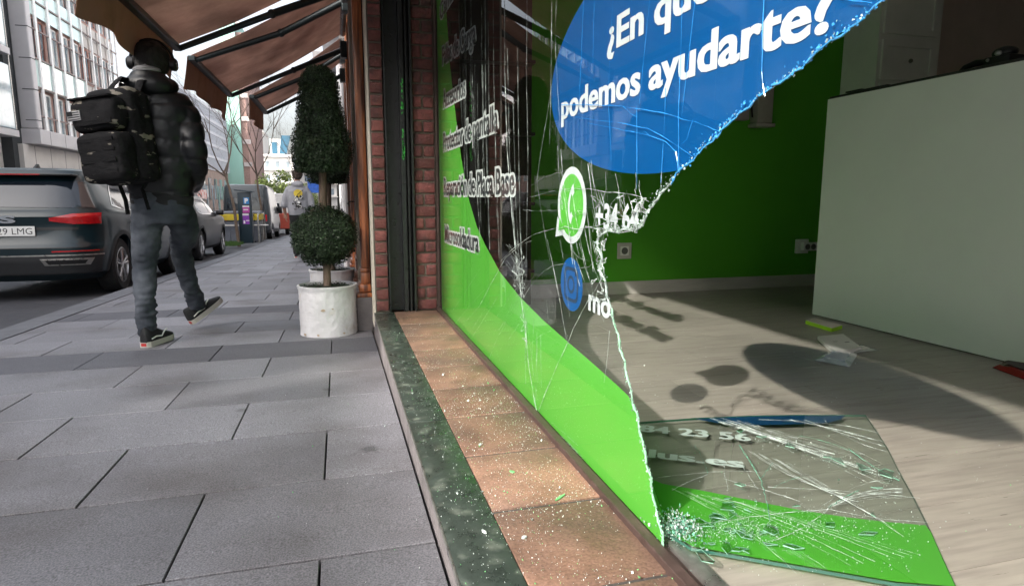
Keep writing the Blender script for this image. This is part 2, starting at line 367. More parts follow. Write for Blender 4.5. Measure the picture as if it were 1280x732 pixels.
dcab = thing('display_cabinet', 'dark brown full-height display cabinet inside the window next to the brick pier', 'cabinet', (1.0, 4.2, ZS))
dbr = pm('dark_brown_laminate', (.018,.010,.008), rough=.4, var=.3)
mb = MB(); mb.box(.67, 1.27, 4.1, 4.385, ZS+.001, 2.05, bev=.004); mb.build('carcass', dbr, dcab)
mb = MB()
for k in range(5): mb.box(.68, 1.26, 3.99, 4.099, -.5+k*.45, -.48+k*.45)
mb.each('shelf', dbr, dcab)
# window frame rails
mb = MB(); mb.box(.605, .633, -2.5, 4.1, ZS-.02, ZS+.016, bev=.003); mb.box(.633, .648, -2.5, 4.1, ZS-.02, ZS+.004)
mb.box(.619, .633, 4.086, 4.1, ZS+.016, 1.9); mb.box(.605, .66, -2.5, 4.1, 1.86, 1.93)
fr = mb.build('window_frame', bronze, shop)
mb = MB(); mb.box(.651, .688, -2.5, 4.1, ZS-.02, ZS+.012, bev=.004); mb.build('inner_rail', alu, fr, smooth=30)
# wall above the window and an added, unseen box that keeps the sun off its top
mb = MB(); mb.box(.401, .75, -2.6, 4.3, 1.931, 4.2); mb.build('upper_wall', plaster, shop)
mb = MB(); mb.box(-.42, .4, -2.4, 3.3, 1.385, 3.2, bev=.02); mb.build('sun_blocker_box', pm('sun_blocker_dark', (.05,.05,.05), rough=.5), shop)
# room shell
XR, YN, ZC = 6.6, -2.6, 2.1
mb = MB(); mb.box(.64, 4.353, 4.402, 4.55, ZS-.05, ZC); mb.build('green_wall', greenwall, shop)
mb = MB(); mb.box(4.353, XR, 4.5, 4.6, ZS-.05, ZC); mb.box(XR, XR+.1, YN, 4.6, ZS-.05, ZC); mb.box(.64, XR, YN-.1, YN, ZS-.05, ZC); mb.build('beige_wall', beigewall, shop)
mb = MB(); mb.box(.62, XR+.1, YN-.1, 4.6, ZC, ZC+.1); mb.build('ceiling', whitewall, shop)
mb = MB(); mb.box(.66, 4.35, 4.388, 4.4015, ZS, ZS+.0985, bev=.003); mb.build('skirting_board', skirtm, shop)
mb = MB(); mb.box(.655, XR, YN, 4.55, ZS-.06, ZS-.014); mb.build('shop_floor_base', pm('floor_gap', (.03,.027,.024), rough=.9), kind='structure')
mb = MB(); y = -2.5; k = 0
while y < 4.4:
    x = .69 - (k*.47 % 1.25)
    while x < XR:
        a, b = max(x, .69), min(x+1.25, XR)
        if b-a > .01: mb.box(a+.0010, b-.0010, y+.0013, y+.2237, ZS-.015, ZS)
        x += 1.25
    y += .225; k += 1
mb.build('shop_floor', laminate, kind='structure')

# ---------------------------------------------------------------- the broken window pane
BREAK = [(1105,0),(1083,20),(1060,36),(1041,49),(1020,67),(1003,83),(985,97),(966,107),(950,119),(931,139),(925,141),(903,160),(896,170),(875,189),(862,205),(850,213),(838,229),(825,243),(816,258),(808,268),(803,281),(793,288),(783,285),(773,290),(760,287),(748,296),(747,308),(753,322),(749,338),(757,352),(759,372),(765,386),(767,402),(773,418),(775,436),(781,452),(783,470),(789,486),(791,505),(798,522),(800,541),(805,558),(808,580),(814,596),(815,615),(820,634),(823,652),(829,668),(829,684)]
bw = [onX(x, y, XG) for x, y in BREAK]
pane_pts = [Vector((XG, 4.085, -.738)), Vector((XG, 4.085, 1.86)), Vector((XG, -1.1, 1.86))] + [Vector((XG, -.4, 1.06)), Vector((XG,.1,.66))] + bw
pane_pts[-1].z = -.738
glass_m = glassy('window_glass', tint=(.94,.97,.96), gain=1.0, bump=.012)
mb = MB(); mb.poly(pane_pts)
pane = mb.build('window_pane', glass_m, shop)
glass_edge = pm('crushed_glass', (.46,.56,.53), rough=.10, var=.7, vs=60, spec=.9, transl=.35)
white_crack = pm('crack_white', (.50,.57,.55), rough=.15, var=.9, vs=30, spec=1.0, transl=.4)
dk_crack = pm('crack_green', (.16,.42,.30), rough=.1, var=.4, vs=40, spec=1.0, transl=.3)
# film materials: vinyl stuck behind the glass
def vinyl(name, c, tr=.25): return pm(name, c, rough=.35, var=.03, vs=2, transl=tr, bump=.02, bs=14, transp=.06 if tr > .1 else 0)
gfilm = vinyl('green_vinyl', (.12,.52,.055), .30); bfilm = vinyl('blue_vinyl', (.0,.09,.32), .22)
wfilm = vinyl('white_vinyl', (.66,.70,.74), .2); kfilm = vinyl('black_vinyl', (.015,.017,.02), .0); sfilm = vinyl('silver_vinyl', (.66,.69,.69), .15)
XF = XG + .0045
# green sweep
gc = [(548,-30),(557,0),(562,78),(571,156),(577,200),(586,249),(596,283),(606.5,306),(625,340),(650,371),(678,399),(708,425.5),(740,453),(770,480),(785,494)]
gp = [onX(x, y, XF) for x, y in gc]
gp[0] = Vector((XF, 4.06, 1.6))
ge = [Vector((XF, p.y+.006, p.z)) for p in bw if p.z < gp[-1].z - .01]
poly = [Vector((XF, 4.06, -.73))] + gp + ge; poly[-1].z = -.73
mb = MB(); 
# dense strip-like fill
mb.poly(poly); o = mb.build('green_film', gfilm, pane)
# blue speech bubble, trimmed by the break
cy, cz, ra, rb = 1.19, .308, .675, .258
def inpoly(p, poly):
    c = False; n = len(poly)
    for i in range(n):
        a, b = poly[i], poly[i-1]
        if (a.z > p.z) != (b.z > p.z) and p.y < (b.y-a.y)*(p.z-a.z)/(b.z-a.z)+a.y: c = not c
    return c
def clip_keep(mbv, keep):
    pass
E_ = [Vector((XF, cy+ra*math.cos(t), cz+rb*math.sin(t))) for t in [2*math.pi*i/160 for i in range(160)]]
inside = [p for p in E_ if inpoly(p, pane_pts)]
idx = [i for i, p in enumerate(E_) if inpoly(p, pane_pts)]
s0 = next(i for i in range(160) if inpoly(E_[i], pane_pts) and not inpoly(E_[i-1], pane_pts))
arc = []; i = s0
while inpoly(E_[i % 160], pane_pts): arc.append(E_[i % 160]); i += 1
bk = [Vector((XF, p.y+.003, p.z+.003)) for p in ([Vector((XG,-.4,1.06)), Vector((XG,.1,.66))] + bw)
      if ((p.y-cy)/ra)**2 + ((p.z-cz)/rb)**2 < .995]
if (bk[0]-arc[-1]).length > (bk[-1]-arc[-1]).length: bk = bk[::-1]
mb = MB(); mb.poly(arc + bk); bub = mb.build('blue_bubble_film', bfilm, pane)
# white lettering on the bubble: reading direction is -Y
NY, UZ = Vector((0,-1,0)), Vector((0,0,1)); XL = XG + .0028
mb = MB()
def along(y0, y1, z0, z1): d = Vector((0, y1-y0, z1-z0)); return d.normalized(), d.length
d, w = along(1.765, .724, .226, .220); up = Vector((0, 0, 1))
letters(mb, 'podemos ayudarte?', (XL, 1.765, .226), d, up, w, .065, offset=.022, bold=.0022); mb.build('bubble_lettering', wfilm, pane); mb = MB()
d, w = along(1.447, .74, .345, .342)
letters(mb, '¿En qué', (XL, 1.447, .345), d, up, .437, .067, offset=.022, bold=.0022)
mb.build('bubble_lettering', wfilm, pane)
# black service list with silver outline
for s, y0, y1, z0, cap in (('Cambio de batería', 3.93, 2.45, 1.05, .085), ('Fallas de Carga', 3.87, 2.94, .785, .088), ('Accesorios', 3.87, 3.19, .535, .088), ('Protector de pantalla', 3.885, 2.53, .283, .092), ('Reparación de Placa Base', 3.885, 2.28, .014, .092), ('Microsoldadura', 3.885, 2.91, -.27, .088)):
    zz = {'Fallas de Carga': -.08, 'Accesorios': -.03, 'Protector de pantalla': -.01, 'Microsoldadura': .012}.get(s, 0)
    d, w = along(y0, y1, z0, z0+zz); mbk, mso = MB(), MB()
    letters(mbk, s, (XG+.0022, y0, z0), d, UZ, w, cap*1.12, offset=.01, bold=.004)
    letters(mso, s, (XG+.0032, y0, z0), d, UZ, w, cap*1.12, offset=.075, bold=.013)
    mbk.build('service_lettering', kfilm, pane); mso.build('lettering_outline', sfilm, pane)
# round phone and camera icons
def ell(mb, y, z, a, b, x, n=40, mi=0, a0=0, a1=2*math.pi): mb.poly([(x, y+a*math.cos(t), z+b*math.sin(t)) for t in [a0+(a1-a0)*i/n for i in range(n)]], mi)
cyi, czi = 1.68, -.022
mb = MB(); ell(mb, cyi, czi, .113, .108, XG+.0040); mb.poly([(XG+.0040, 1.795, -.055), (XG+.0040, 1.812, -.118), (XG+.0040, 1.74, -.108)]); ell(mb, cyi, czi, .092, .088, XG+.0032, mi=1); 
mb.poly([(XG+.0032, 1.775, -.058), (XG+.0032, 1.784, -.098), (XG+.0032, 1.735, -.092)], 1)
hs_ = []
for i in range(15):
    t = R(108 + i*11.5); rr = .060; hs_.append((t, rr))
for k in range(14):   # the receiver, a thick bent bar
    t0, t1 = R(-63+k*9), R(-63+(k+1)*9); w0 = .011 + (.013 if k in (0,1,2,11,12,13) else 0)
    f = lambda t, r: (XG+.0026, 1.645 + r*math.cos(t)*.9 - .16*r*math.sin(t), -.018 + r*math.sin(t))
    mb.quad(f(t0,.060-w0), f(t1,.060-w0), f(t1,.064), f(t0,.064), 2)
mb.build('phone_icon', [wfilm, gfilm, wfilm], pane)
mb = MB(); cyi, czi = 1.672, -.247
ell(mb, cyi, czi, .088, .077, XG+.0040)
def rring(mb, y, z, a, b, w, x, mi, p=5, n=40):
    def pt(t, aa, bb):
        c, s = math.cos(t), math.sin(t); return (x, y+aa*math.copysign(abs(c)**(2/p), c), z+bb*math.copysign(abs(s)**(2/p), s))
    for i in range(n):
        t0, t1 = 2*math.pi*i/n, 2*math.pi*(i+1)/n; mb.quad(pt(t0,a,b), pt(t1,a,b), pt(t1,a-w,b-w), pt(t0,a-w,b-w), mi)
rring(mb, cyi, czi, .056, .050, .010, XG+.0030, 1); rring(mb, cyi, czi, .028, .026, .009, XG+.0030, 1, p=2); ell(mb, cyi-.036, czi+.033, .006, .006, XG+.0030, mi=1, n=12)
mb.build('camera_icon', [bfilm, pm('icon_dark_line', (.01,.03,.07), rough=.5)], pane)
mb = MB(); letters(mb, '+34 64', (XL, 1.497, -.075), NY, UZ, .235, .058, offset=.03); letters(mb, 'mo', (XL, 1.535, -.296), NY, UZ, .135, .058, offset=.03)
mb.build('contact_lettering', wfilm, pane)
# cracks traced in the pane
XC = XG - .0012
def bezp(a, c, b, k=7): return [((1-t)**2*a[0]+2*t*(1-t)*c[0]+t*t*b[0], (1-t)**2*a[1]+2*t*(1-t)*c[1]+t*t*b[1]) for t in [i/k for i in range(k+1)]]
pf = lambda x, y: onX(x, y, XC)
LN = [([(588,-30),(590,90),(594,200),(600,300)], .0011), ([(606,-30),(607,120),(609,210),(612,312)], .0011), ([(616,-30),(617,100),(620,200),(624,326)], .0009),
 ([(630,-30),(631,90),(634,190),(640,270),(646,330),(652,372)], .0028), ([(634,60),(637,200),(643,290),(650,350),(655,372)], .0014), ([(647,60),(648,180),(650,280),(654,370)], .0012), ([(641,120),(645,260),(651,360)], .0009),
 ([(659,-30),(658,100),(660,200),(658,300),(657,370)], .0008), ([(690,-30),(689,90),(687,180)], .0014), ([(696,-30),(694,60),(700,160)], .0008),
 ([(690,105),(683,150),(676,190),(671,225),(673,240),(679,280),(688,330)], .0010), ([(697,183),(699,220),(703,262)], .0014), ([(701,186),(704,225),(712,300),(728,345),(738,372)], .0013),
 ([(716,190),(718,230)], .0009), ([(727,200),(728,225)], .0009), ([(735,204),(738,228),(741,252),(748,290)], .0016), ([(757,215),(758,236),(753,250)], .0010), ([(769,218),(774,240),(776,262)], .0010), ([(795,215),(795,237)], .0011), ([(799,226),(799,237)], .0009), ([(827,213),(826,236)], .0011),
 ([(600,381),(615,352),(632,322),(649,307),(664,301)], .0020), ([(626,326),(642,310),(657,299),(668,293),(680,289),(694,286),(706,283)], .0022), ([(706,283),(722,287),(738,284),(750,281),(762,276),(778,273),(790,268)], .0020),
 ([(654,372),(664,356),(674,344),(681,338),(688.6,333),(697,331),(708,329)], .0015), ([(554,430),(575,410),(600,381)], .0007), ([(590,500),(602,474),(618,430),(632,402),(652,374)], .0008), 
 ([(651,372),(656,405),(659,438),(661,458),(664,476),(668,500),(671,515)], .0022), ([(653,374),(661,420),(667,470)], .0010), ([(663,430),(674,420),(688.6,413)], .0008),
 ([(752,348),(744,362),(735,376),(728,388),(723,398),(716,412),(711,425),(706,436),(699,450),(690,471),(681,492),(673,514)], .0021),
 ([(684,300),(691,330),(697,362),(703,395),(708,424),(712,430)], .0012), ([(724,303),(730,330),(738,352),(744,378),(755,402)], .0009), ([(762,412),(760,440),(755,478)], .0012), ([(700,300),(705,330),(712,395)], .0008),
 ([(664,232),(680,222),(700,215),(716,210)], .0016), ([(662,246),(676,243),(694,238)], .0011), ([(653,262),(672,264),(700,262)], .0010), ([(705,236),(720,236),(736,236.5),(759,240),(782,242),(798,245.6),(811,252)], .0024),
 ([(731,283),(745,286),(759,288),(773,291),(791,288),(800,281),(812,262),(819,254)], .0026), ([(702,237),(712,238),(726,233)], .0010), ([(740,262),(750,300),(753,345)], .0020), ([(756,285),(752,310),(751,345)], .0016), ([(742,300),(747,326),(752,350)], .0020),
 ([(670,560),(690,545),(712,556)], .0008), ([(660,558),(690,528),(722,556)], .0007), ([(720,335),(736,333),(748,322)], .0010), ([(712,310),(724,322),(737,326)], .0008)]
for k in range(16):    # fine strands below the tears and around the number
    x = random.uniform(738, 800); y = random.uniform(236, 262); LN.append(([(x,y), (x+random.uniform(-5,9), y+random.uniform(12,30))], .0009))
for k in range(22):
    x = random.uniform(632, 658); y = random.uniform(300, 350); LN.append(([(x,y), (650+random.uniform(-4,4), y+random.uniform(14,28))], .0008))
for k in range(14):
    x = random.uniform(572, 628); y = random.uniform(-20,150); LN.append(([(x,y), (x+random.uniform(0,2), y+random.uniform(50,110)), (x+random.uniform(1,5), y+random.uniform(120,200))], .0006))
for k in range(7):
    x = random.uniform(610, 690); y = random.uniform(360,470); LN.append(([(x,y), (x+random.uniform(-8,4), y+random.uniform(30,80))], .0006))
def web(cx_, cy_, sx, sy, n, r0, r1, k=3):
    P = [(cx_+random.uniform(-sx,sx), cy_+random.uniform(-sy,sy)) for _ in range(n)]
    for p in P:
        for q in sorted(P, key=lambda t: (t[0]-p[0])**2+(t[1]-p[1])**2)[1:k]:
            LN.append(([p, ((p[0]+q[0])/2+random.uniform(-1,1), (p[1]+q[1])/2+random.uniform(-1,1)), q], random.uniform(r0, r1)))
web(770, 266, 32, 24, 40, .0006, .0022, 4); web(800, 262, 12, 16, 22, .001, .0030, 4); web(752, 318, 7, 34, 30, .001, .0026, 4); web(748, 365, 10, 18, 22, .001, .0026, 4)
web(648, 345, 8, 26, 36, .0010, .0028, 3); web(655, 402, 5, 30, 16, .001, .0022, 3); web(714, 270, 18, 30, 16, .0007, .0014, 3)
for k in range(9):
    x = random.uniform(668, 760); y = random.uniform(200, 300); LN.append((bezp((x,y), (x+random.uniform(4,10), y+45), (x+random.uniform(12,26), y+random.uniform(70,120))), random.uniform(.0008,.0016)))
for k in range(6):
    a_ = k*.14; LN.append((bezp((672-k*3, 556+k*2), (692, 528+k*7), (716+k*3, 558+k*3)), .0009))
for k in range(8):
    x = random.uniform(560, 640); y = random.uniform(380, 440); LN.append((bezp((x,y), (x+14, y-20), (x+random.uniform(20,40), y-random.uniform(20,60))), .0008))
mb = MB(); ribbon_cracks(mb, LN, pf, .001)
mb.build('cracks', white_crack, pane)
BL = [([(702,131),(738,131),(778,133),(805,137),(837,143),(853,149),(869.5,152.5),(885,159),(899,164)], .0022), ([(699,143),(735,149),(771,153),(810,161),(826,169),(843,180),(866,196)], .0017), ([(735,154),(771,161),(810,169),(832,177),(845,190),(848,214)], .0018),
 ([(796,131),(796,160),(796,236)], .0013), ([(832,110),(830,165),(826,228)], .0013), ([(853,-20),(851,60),(848,140),(848,205),(850,212)], .0013), ([(767,-20),(763,60),(760,118),(764,200)], .0008), ([(956,-20),(953,40),(952,90),(956,120)], .0017), ([(870,-10),(862,60),(852,145)], .0008),
 ([(1047,-8),(1060,0),(1075,2),(1090,4)], .002), ([(779,133),(788,142),(795,146)], .0012), ([(800,168),(806,164),(812,170)], .0010), ([(730,-10),(727,60),(724,130)], .0007), ([(743,-10),(741,80)], .0006), ([(812,0),(806,60),(799,130)], .0007), ([(866,150),(858,175),(852,180)], .0008)]
mb = MB(); ribbon_cracks(mb, BL, pf, .001, jit=.0008)
mb.build('bubble_creases', pm('blue_crease', (.05,.34,.80), rough=.12, var=.3, vs=30, spec=1, transl=.2), pane)
GL = [([(600,400),(640,470),(667,500)], .0006)]
# crushed edge: a body of tiny facets following the break
mb = MB()
def shard(mb, c, s, mi=0, flat=.35):
    q = Matrix.Rotation(random.uniform(0,6.28), 3, 'X') @ Matrix.Rotation(random.uniform(-.6,.6), 3, 'Z'); v = []
    for a in range(4):
        t = a*1.571 + random.uniform(-.5,.5); v.append(q @ Vector((random.uniform(-flat,flat)*s, s*math.cos(t)*random.uniform(.5,1.2), s*math.sin(t)*random.uniform(.5,1.2))))
    v.append(q @ Vector((flat*s*1.3, 0, 0))); c = Vector(c)
    mb.add([c+p for p in v], [(0,1,2,3),(0,1,4),(1,2,4),(2,3,4),(3,0,4)], mi)
full = [Vector((XG,-.4,1.06)), Vector((XG,.1,.66))] + bw
for a, b in zip(full, full[1:]):
    L_ = (b-a).length; n = max(2, int(L_/.0035))
    low = a.z < -.12
    for i in range(n):
        p = a.lerp(b, (i+random.random())/n); blue = p.z > .03; near = -.12 < p.z < .02
        for q in range(2 if blue else 3):
            s = random.uniform(.0010,.0036)
            w = random.expovariate(1/(.0075 if blue else .009)) if not near else random.uniform(-.004,.022)
            mi = (1 if random.random() < (.72 if blue else .3) else 0)
            mi = 0 if near else (1 if blue and mi else (2 if (mi and p.z < -.3) else 0))
            shard(mb, p + Vector((random.uniform(-.003,.003), w*random.uniform(-.2,1), w*random.uniform(-.2,.8))), s, mi)
# solid jagged rim
for i in range(len(full)-1):
    a, b = full[i], full[i+1]; n = max(2, int((b-a).length/.012))
    pts = [a.lerp(b, k/n) + Vector((0, random.uniform(-.003,.003), random.uniform(-.003,.003))) for k in range(n+1)]
    zt = (a.z+b.z)/2; mb.tube(pts, [random.uniform(.0018,.0042)*(1.5 if zt < 0 else 1)*.55 for _ in pts], n=5, mi=(1 if zt > .03 else (2 if zt < -.28 else 0)))
mb.build('crushed_edge', [glass_edge, pm('blue_edge', (.06,.33,.72), rough=.15, var=.3, spec=1), pm('green_edge', (.30,.58,.40), rough=.12, var=.4, vs=30, spec=1, transl=.2)], pane)
# ---------------------------------------------------------------- fallen sheet of glass on the shop floor
ZF = ZS + .022
fz = lambda x, y, dz=0: onZ(x, y, ZF + dz)
sheet_px = [(800,527),(868,522),(940,519),(1000,518),(1082,518),(1096,538),(1110,560),(1124,588),(1143,622),(1163,662),(1180,700),(1196,734),(1120,728),(1050,716),(980,704),(910,692),(864,684),(838,668),(815,600)]
root = thing('fallen_glass_sheet', 'large cracked sheet of window glass with a green corner lying on the laminate floor', 'glass sheet', fz(980, 620))
top = [fz(*q) for q in sheet_px]
sheet_glass = glassy('sheet_glass', tint=(.80,.86,.83), gain=1.5)
mb = MB(); mb.poly(top[::-1]); mb.build('glass', sheet_glass, root)
mb = MB(); n = len(top)
for i in range(n):
    a, b = top[i], top[(i+1)%n]; d = Vector((0,0,-.007)); mb.quad(a, b, b+d, a+d)
mb.build('cut_edge', pm('glass_edge_dark', (.03,.10,.075), rough=.1, spec=1), root)
gpx = [(800,592),(828,604),(880,613),(940,625),(1000,637),(1060,646),(1110,652),(1157,656),(1163,664),(1180,702),(1194,732),(1120,726),(1050,714),(980,702),(910,690),(866,682),(838,666)]
mb = MB(); mb.poly([fz(*q, -.003) for q in gpx][::-1]); mb.build('green_film', gfilm, root)
bpx = [(868,523),(900,521),(960,519.5),(1020,518.5),(1057,519),(1050,524),(1035,528),(990,530),(940,531),(895,528)]
mb = MB(); mb.poly([fz(*q, -.003) for q in bpx][::-1]); mb.build('blue_film', pm('blue_vinyl_back', (.006,.045,.13), rough=.4), root)
mb = MB()
a, b = fz(772,536,-.002), fz(938,551,-.002); ux = (b-a); w = ux.length; ux.normalize(); uy = Vector((-ux.y, ux.x, 0))
letters(mb, '3 84 23 56', a, ux, uy, w, .058, offset=.01, bold=.003)
a, b = fz(812,571,-.002), fz(929,584,-.002); ux = (b-a); w = ux.length; ux.normalize(); uy = Vector((-ux.y, ux.x, 0))
letters(mb, 'lus.es', a, ux, uy, w, .058, offset=.01, bold=.004)
mb.build('floor_lettering', pm('grey_vinyl', (.62,.66,.66), rough=.4), root)
mb = MB(); pf2 = lambda x, y: onZ(x, y, ZF+.001)
def rib2(lines):
    for pts, r in lines:
        P = [pf2(*p) for p in pts]; Q = []
        for a, b in zip(P, P[1:]):
            k = max(2, int((b-a).length/.04)); Q += [a.lerp(b, i/k) + Vector((random.uniform(-.002,.002), random.uniform(-.002,.002), 0)) for i in range(k)]
        Q.append(P[-1]); mb.tube(Q, [r*.45*random.uniform(.25,1.5) for _ in Q], n=4)
L2 = []
def bez(a, c, b, k=8): return [((1-t)**2*a[0]+2*t*(1-t)*c[0]+t*t*b[0], (1-t)**2*a[1]+2*t*(1-t)*c[1]+t*t*b[1]) for t in [i/k for i in range(k+1)]]
for k in range(26):
    s = random.gauss(0, 1.5); e = random.uniform(.35,1); d0 = random.uniform(0,.3); B_ = bez((880+abs(s)*14, 522), (985+s*12+random.uniform(-10,10), 552+s*6), (1118+s*6, 598+s*10), 12); B_ = B_[int(d0*12):max(int(d0*12)+3,int(e*13))]; L2.append((B_, random.uniform(.0003,.0012)))
for k in range(9): s = random.gauss(0,1.6); L2.append((bez((1000+s*14, 524), (1050, 540+s*4), (1106+s*2, 556+s*4)), random.uniform(.0004,.0010)))
for k in range(12): s = random.uniform(-1,1); L2.append((bez((960+s*26, 570+s*8), (1020+s*20, 610), (1090+s*40, 640+s*30)), random.uniform(.0004,.0009)))
for k in range(13): s = random.uniform(-1,1); L2.append((bez((880+s*50, 618+s*10), (970+s*50, 650), (1070+s*90, 705-s*14)), random.uniform(.0002,.0008)))
for k in range(10): s = random.uniform(-1,1); L2.append((bez((1035+s*8, 632), (1080, 608+s*16), (1128, 610+s*14)), random.uniform(.0005,.0012)))
L2 += [(bez((800,600),(900,584),(952,590)), .0010), (bez((884,593),(860,600),(840,612)), .0016), (bez((926,575),(935,595),(948,612)), .0010), (bez((905,580),(907,600),(910,612)), .0012), (bez((905,598),(960,612),(1000,626)), .0009),
       (bez((1036,634),(1000,668),(960,676)), .0014), (bez((960,608),(1060,612),(1150,622)), .0010), (bez((845,660),(960,640),(1036,636)), .0012), (bez((1036,636),(1100,650),(1160,652)), .0010)]
rib2(L2); mb.build('cracks', white_crack, root)
mb = MB()
rib2([(bez((924,556),(940,580),(950,598)), .0022), (bez((950,598),(956,612),(962,650)), .0018), (bez((950,598),(958,588),(966,578)), .0012), (bez((944,588),(938,574),(930,566)), .0016), (bez((1036,634),(1052,622),(1074,612)), .0018), (bez((1060,560),(1090,584),(1124,600)), .0020), (bez((1000,544),(1040,552),(1060,562)), .0012), (bez((868,556),(880,570),(884,592)), .001), (bez((966,610),(985,598),(1000,596)), .0012)])
mb.build('dark_cracks', dk_crack, root)
mb = MB()
for k in range(2200):
    t = random.random()
    if t < .35: p = (random.gauss(915,28), random.gauss(662,9))
    elif t < .6: p = (random.gauss(1000,60), random.gauss(655,12))
    elif t < .85: u = random.random(); p = (900+u*220+random.gauss(0,5), 528+u*70+random.gauss(0,5))
    else: p = (random.uniform(860,1150), random.uniform(600,715))
    shard(mb, pf2(*p)+Vector((0,0,.001)), random.uniform(.0006,.0017))
mb.build('crushed_patch', glass_edge, root)
loose = glassy('splinter_glass', tint=(.86,.93,.90), gain=4.0)
mb = MB()
for k in range(46):
    t = random.random(); p = (random.gauss(930,45), random.gauss(668,12)) if t < .4 else ((random.uniform(900,1130), random.uniform(600,690)) if t < .75 else (lambda u: (900+u*220, 532+u*66))(random.random()))
    c = pf2(*p) + Vector((0,0,.004)); s = random.uniform(.006,.030); el = random.uniform(.25,.8); a0 = random.uniform(0,6.28); tx, ty_ = random.gauss(0,.10), random.gauss(0,.10); nn_ = random.randint(3,5)
    Q = []
    for q in range(nn_):
        a = q*6.283/nn_ + random.uniform(-.4,.4); u_, v_ = s*math.cos(a), s*el*math.sin(a); x_, y_ = u_*math.cos(a0)-v_*math.sin(a0), u_*math.sin(a0)+v_*math.cos(a0); Q.append(c+Vector((x_, y_, abs(x_*tx+y_*ty_))))
    mb.poly(Q, 0)
    for q in range(nn_): a, b = Q[q], Q[(q+1)%nn_]; mb.quad(a, b, b-Vector((0,0,.0022)), a-Vector((0,0,.0022)), 1)
mb.build('loose_splinters', [loose, pm('splinter_edge', (.18,.34,.26), rough=.1, spec=1, var=.6, vs=60)], root)
# crushed lump at the foot of the pane
mb = MB(); c0 = Vector((XG+.055, 1.13, ZS+.03))
for k in range(900):
    p = Vector((random.gauss(0,.020), random.gauss(0,.028), abs(random.gauss(0,.016)))); shard(mb, c0+p-Vector((0,0,.012)), random.uniform(.001,.0042), 0 if random.random()<.6 else 1, flat=.5)
tag(mb.build('crushed_glass_lump', [glass_edge, dk_crack]), 'heap of crushed clear glass at the foot of the green pane on the window rail', 'broken glass')
# crumbs
def crumbs(name, label, n, gen, z, mats):
    mb = MB()
    for k in range(n):
        x, y = gen(); s = random.choice([.0008,.0010,.0012,.0015,.002]) * random.uniform(.7,1.2)
        if random.random() < .025: s *= random.uniform(1.6,3.2)
        shard(mb, (x, y, z(x,y)+s*.3), s, 1 if random.random() < .22 else 0, flat=.5)
    o = mb.build(name, mats, kind='stuff'); o['label'] = label; return o
gren = pm('green_glass_crumb', (.22,.62,.25), rough=.2, spec=1, transl=.2)
cr_m = pm('clear_glass_crumb', (.72,.80,.78), rough=.15, spec=1, transl=.3)
def g1():
    while True:
        y = .9 + random.betavariate(1.2,2.0)*3.1; x = random.betavariate(1.5,1.3)*.42+.203
        if noise.noise(Vector((x*5, y*4, 0))) > random.uniform(-.6,.35): return x, y
crumbs('glass_crumbs', 'glass crumbs sprinkled over the terracotta tiles and green marble edging', 5200, g1, lambda x,y: ZS, [cr_m, gren])
def g2():
    while True:
        x = .68 + random.expovariate(1/.75); y = random.uniform(.5, 3.4)
        if x < 2.7 and noise.noise(Vector((x*3, y*3, 5))) > random.uniform(-.6,.5): return x, y
crumbs('glass_crumbs', 'glass crumbs scattered over the grey laminate shop floor', 1500, g2, lambda x,y: ZS, [cr_m, gren])
def g3(): return .2 - random.expovariate(1/.25), random.uniform(.9,3)
crumbs('glass_crumbs', 'few glass crumbs on the paving beside the step', 130, g3, lambda x,y: gz(y)+.001, [cr_m, gren])
# a few larger loose slivers on the tiles
for lab, px_, L_, W_, a_, m_ in (('clear glass sliver lying beside the grout line on the nearest terracotta tile', (655,672), .007,.005,.3, cr_m), ('thin green glass sliver on the terracotta tiles near the window rail', (700,622), .022,.004,.6, gren),
                       ('pale glass chip on the middle terracotta tile', (600,556), .007,.005,1.0, cr_m), ('long clear glass sliver on the lower marble edging', (605,665), .009,.004,1.9, cr_m), ('green glass chip beside the window rail on the tiles', (640,590), .008,.005,2.2, gren)):
    p = onZ(*px_, ZS); mb = MB(); c, s = math.cos(a_), math.sin(a_)
    pts = [(L_*u*c - W_*v*s + p.x, L_*u*s + W_*v*c + p.y, ZS+.0008) for u, v in ((-1,-.2),(-.3,-1),(.8,-.5),(1,.2),(.2,.9),(-.6,.6))]
    mb.slab(pts, (0,0,.003)); o = mb.build('glass_sliver', m_); tag(o, lab, 'glass sliver')

# ---------------------------------------------------------------- inside the shop
CX = 2.893
root = thing('counter', 'tall plain white laminate counter standing on the shop floor', 'counter', (CX+.2, 1.9, ZS))
mb = MB(); mb.box(CX, CX+.028, .55, 3.27, ZS+.006, .588, bev=.0015); mb.box(CX+.0285, CX+.6, 3.24, 3.268, ZS+.006, .586); mb.build('panel', whitelam, root)
mb = MB(); mb.box(CX+.004, CX+.62, .56, 3.262, .5882, .602, bev=.002); mb.build('worktop', pm('dark_worktop', (.03,.03,.03), rough=.4), root)
mb = MB(); mb.box(CX+.012, CX+.5, .6, 3.25, ZS+.0005, ZS+.0058); mb.build('plinth', black, root)
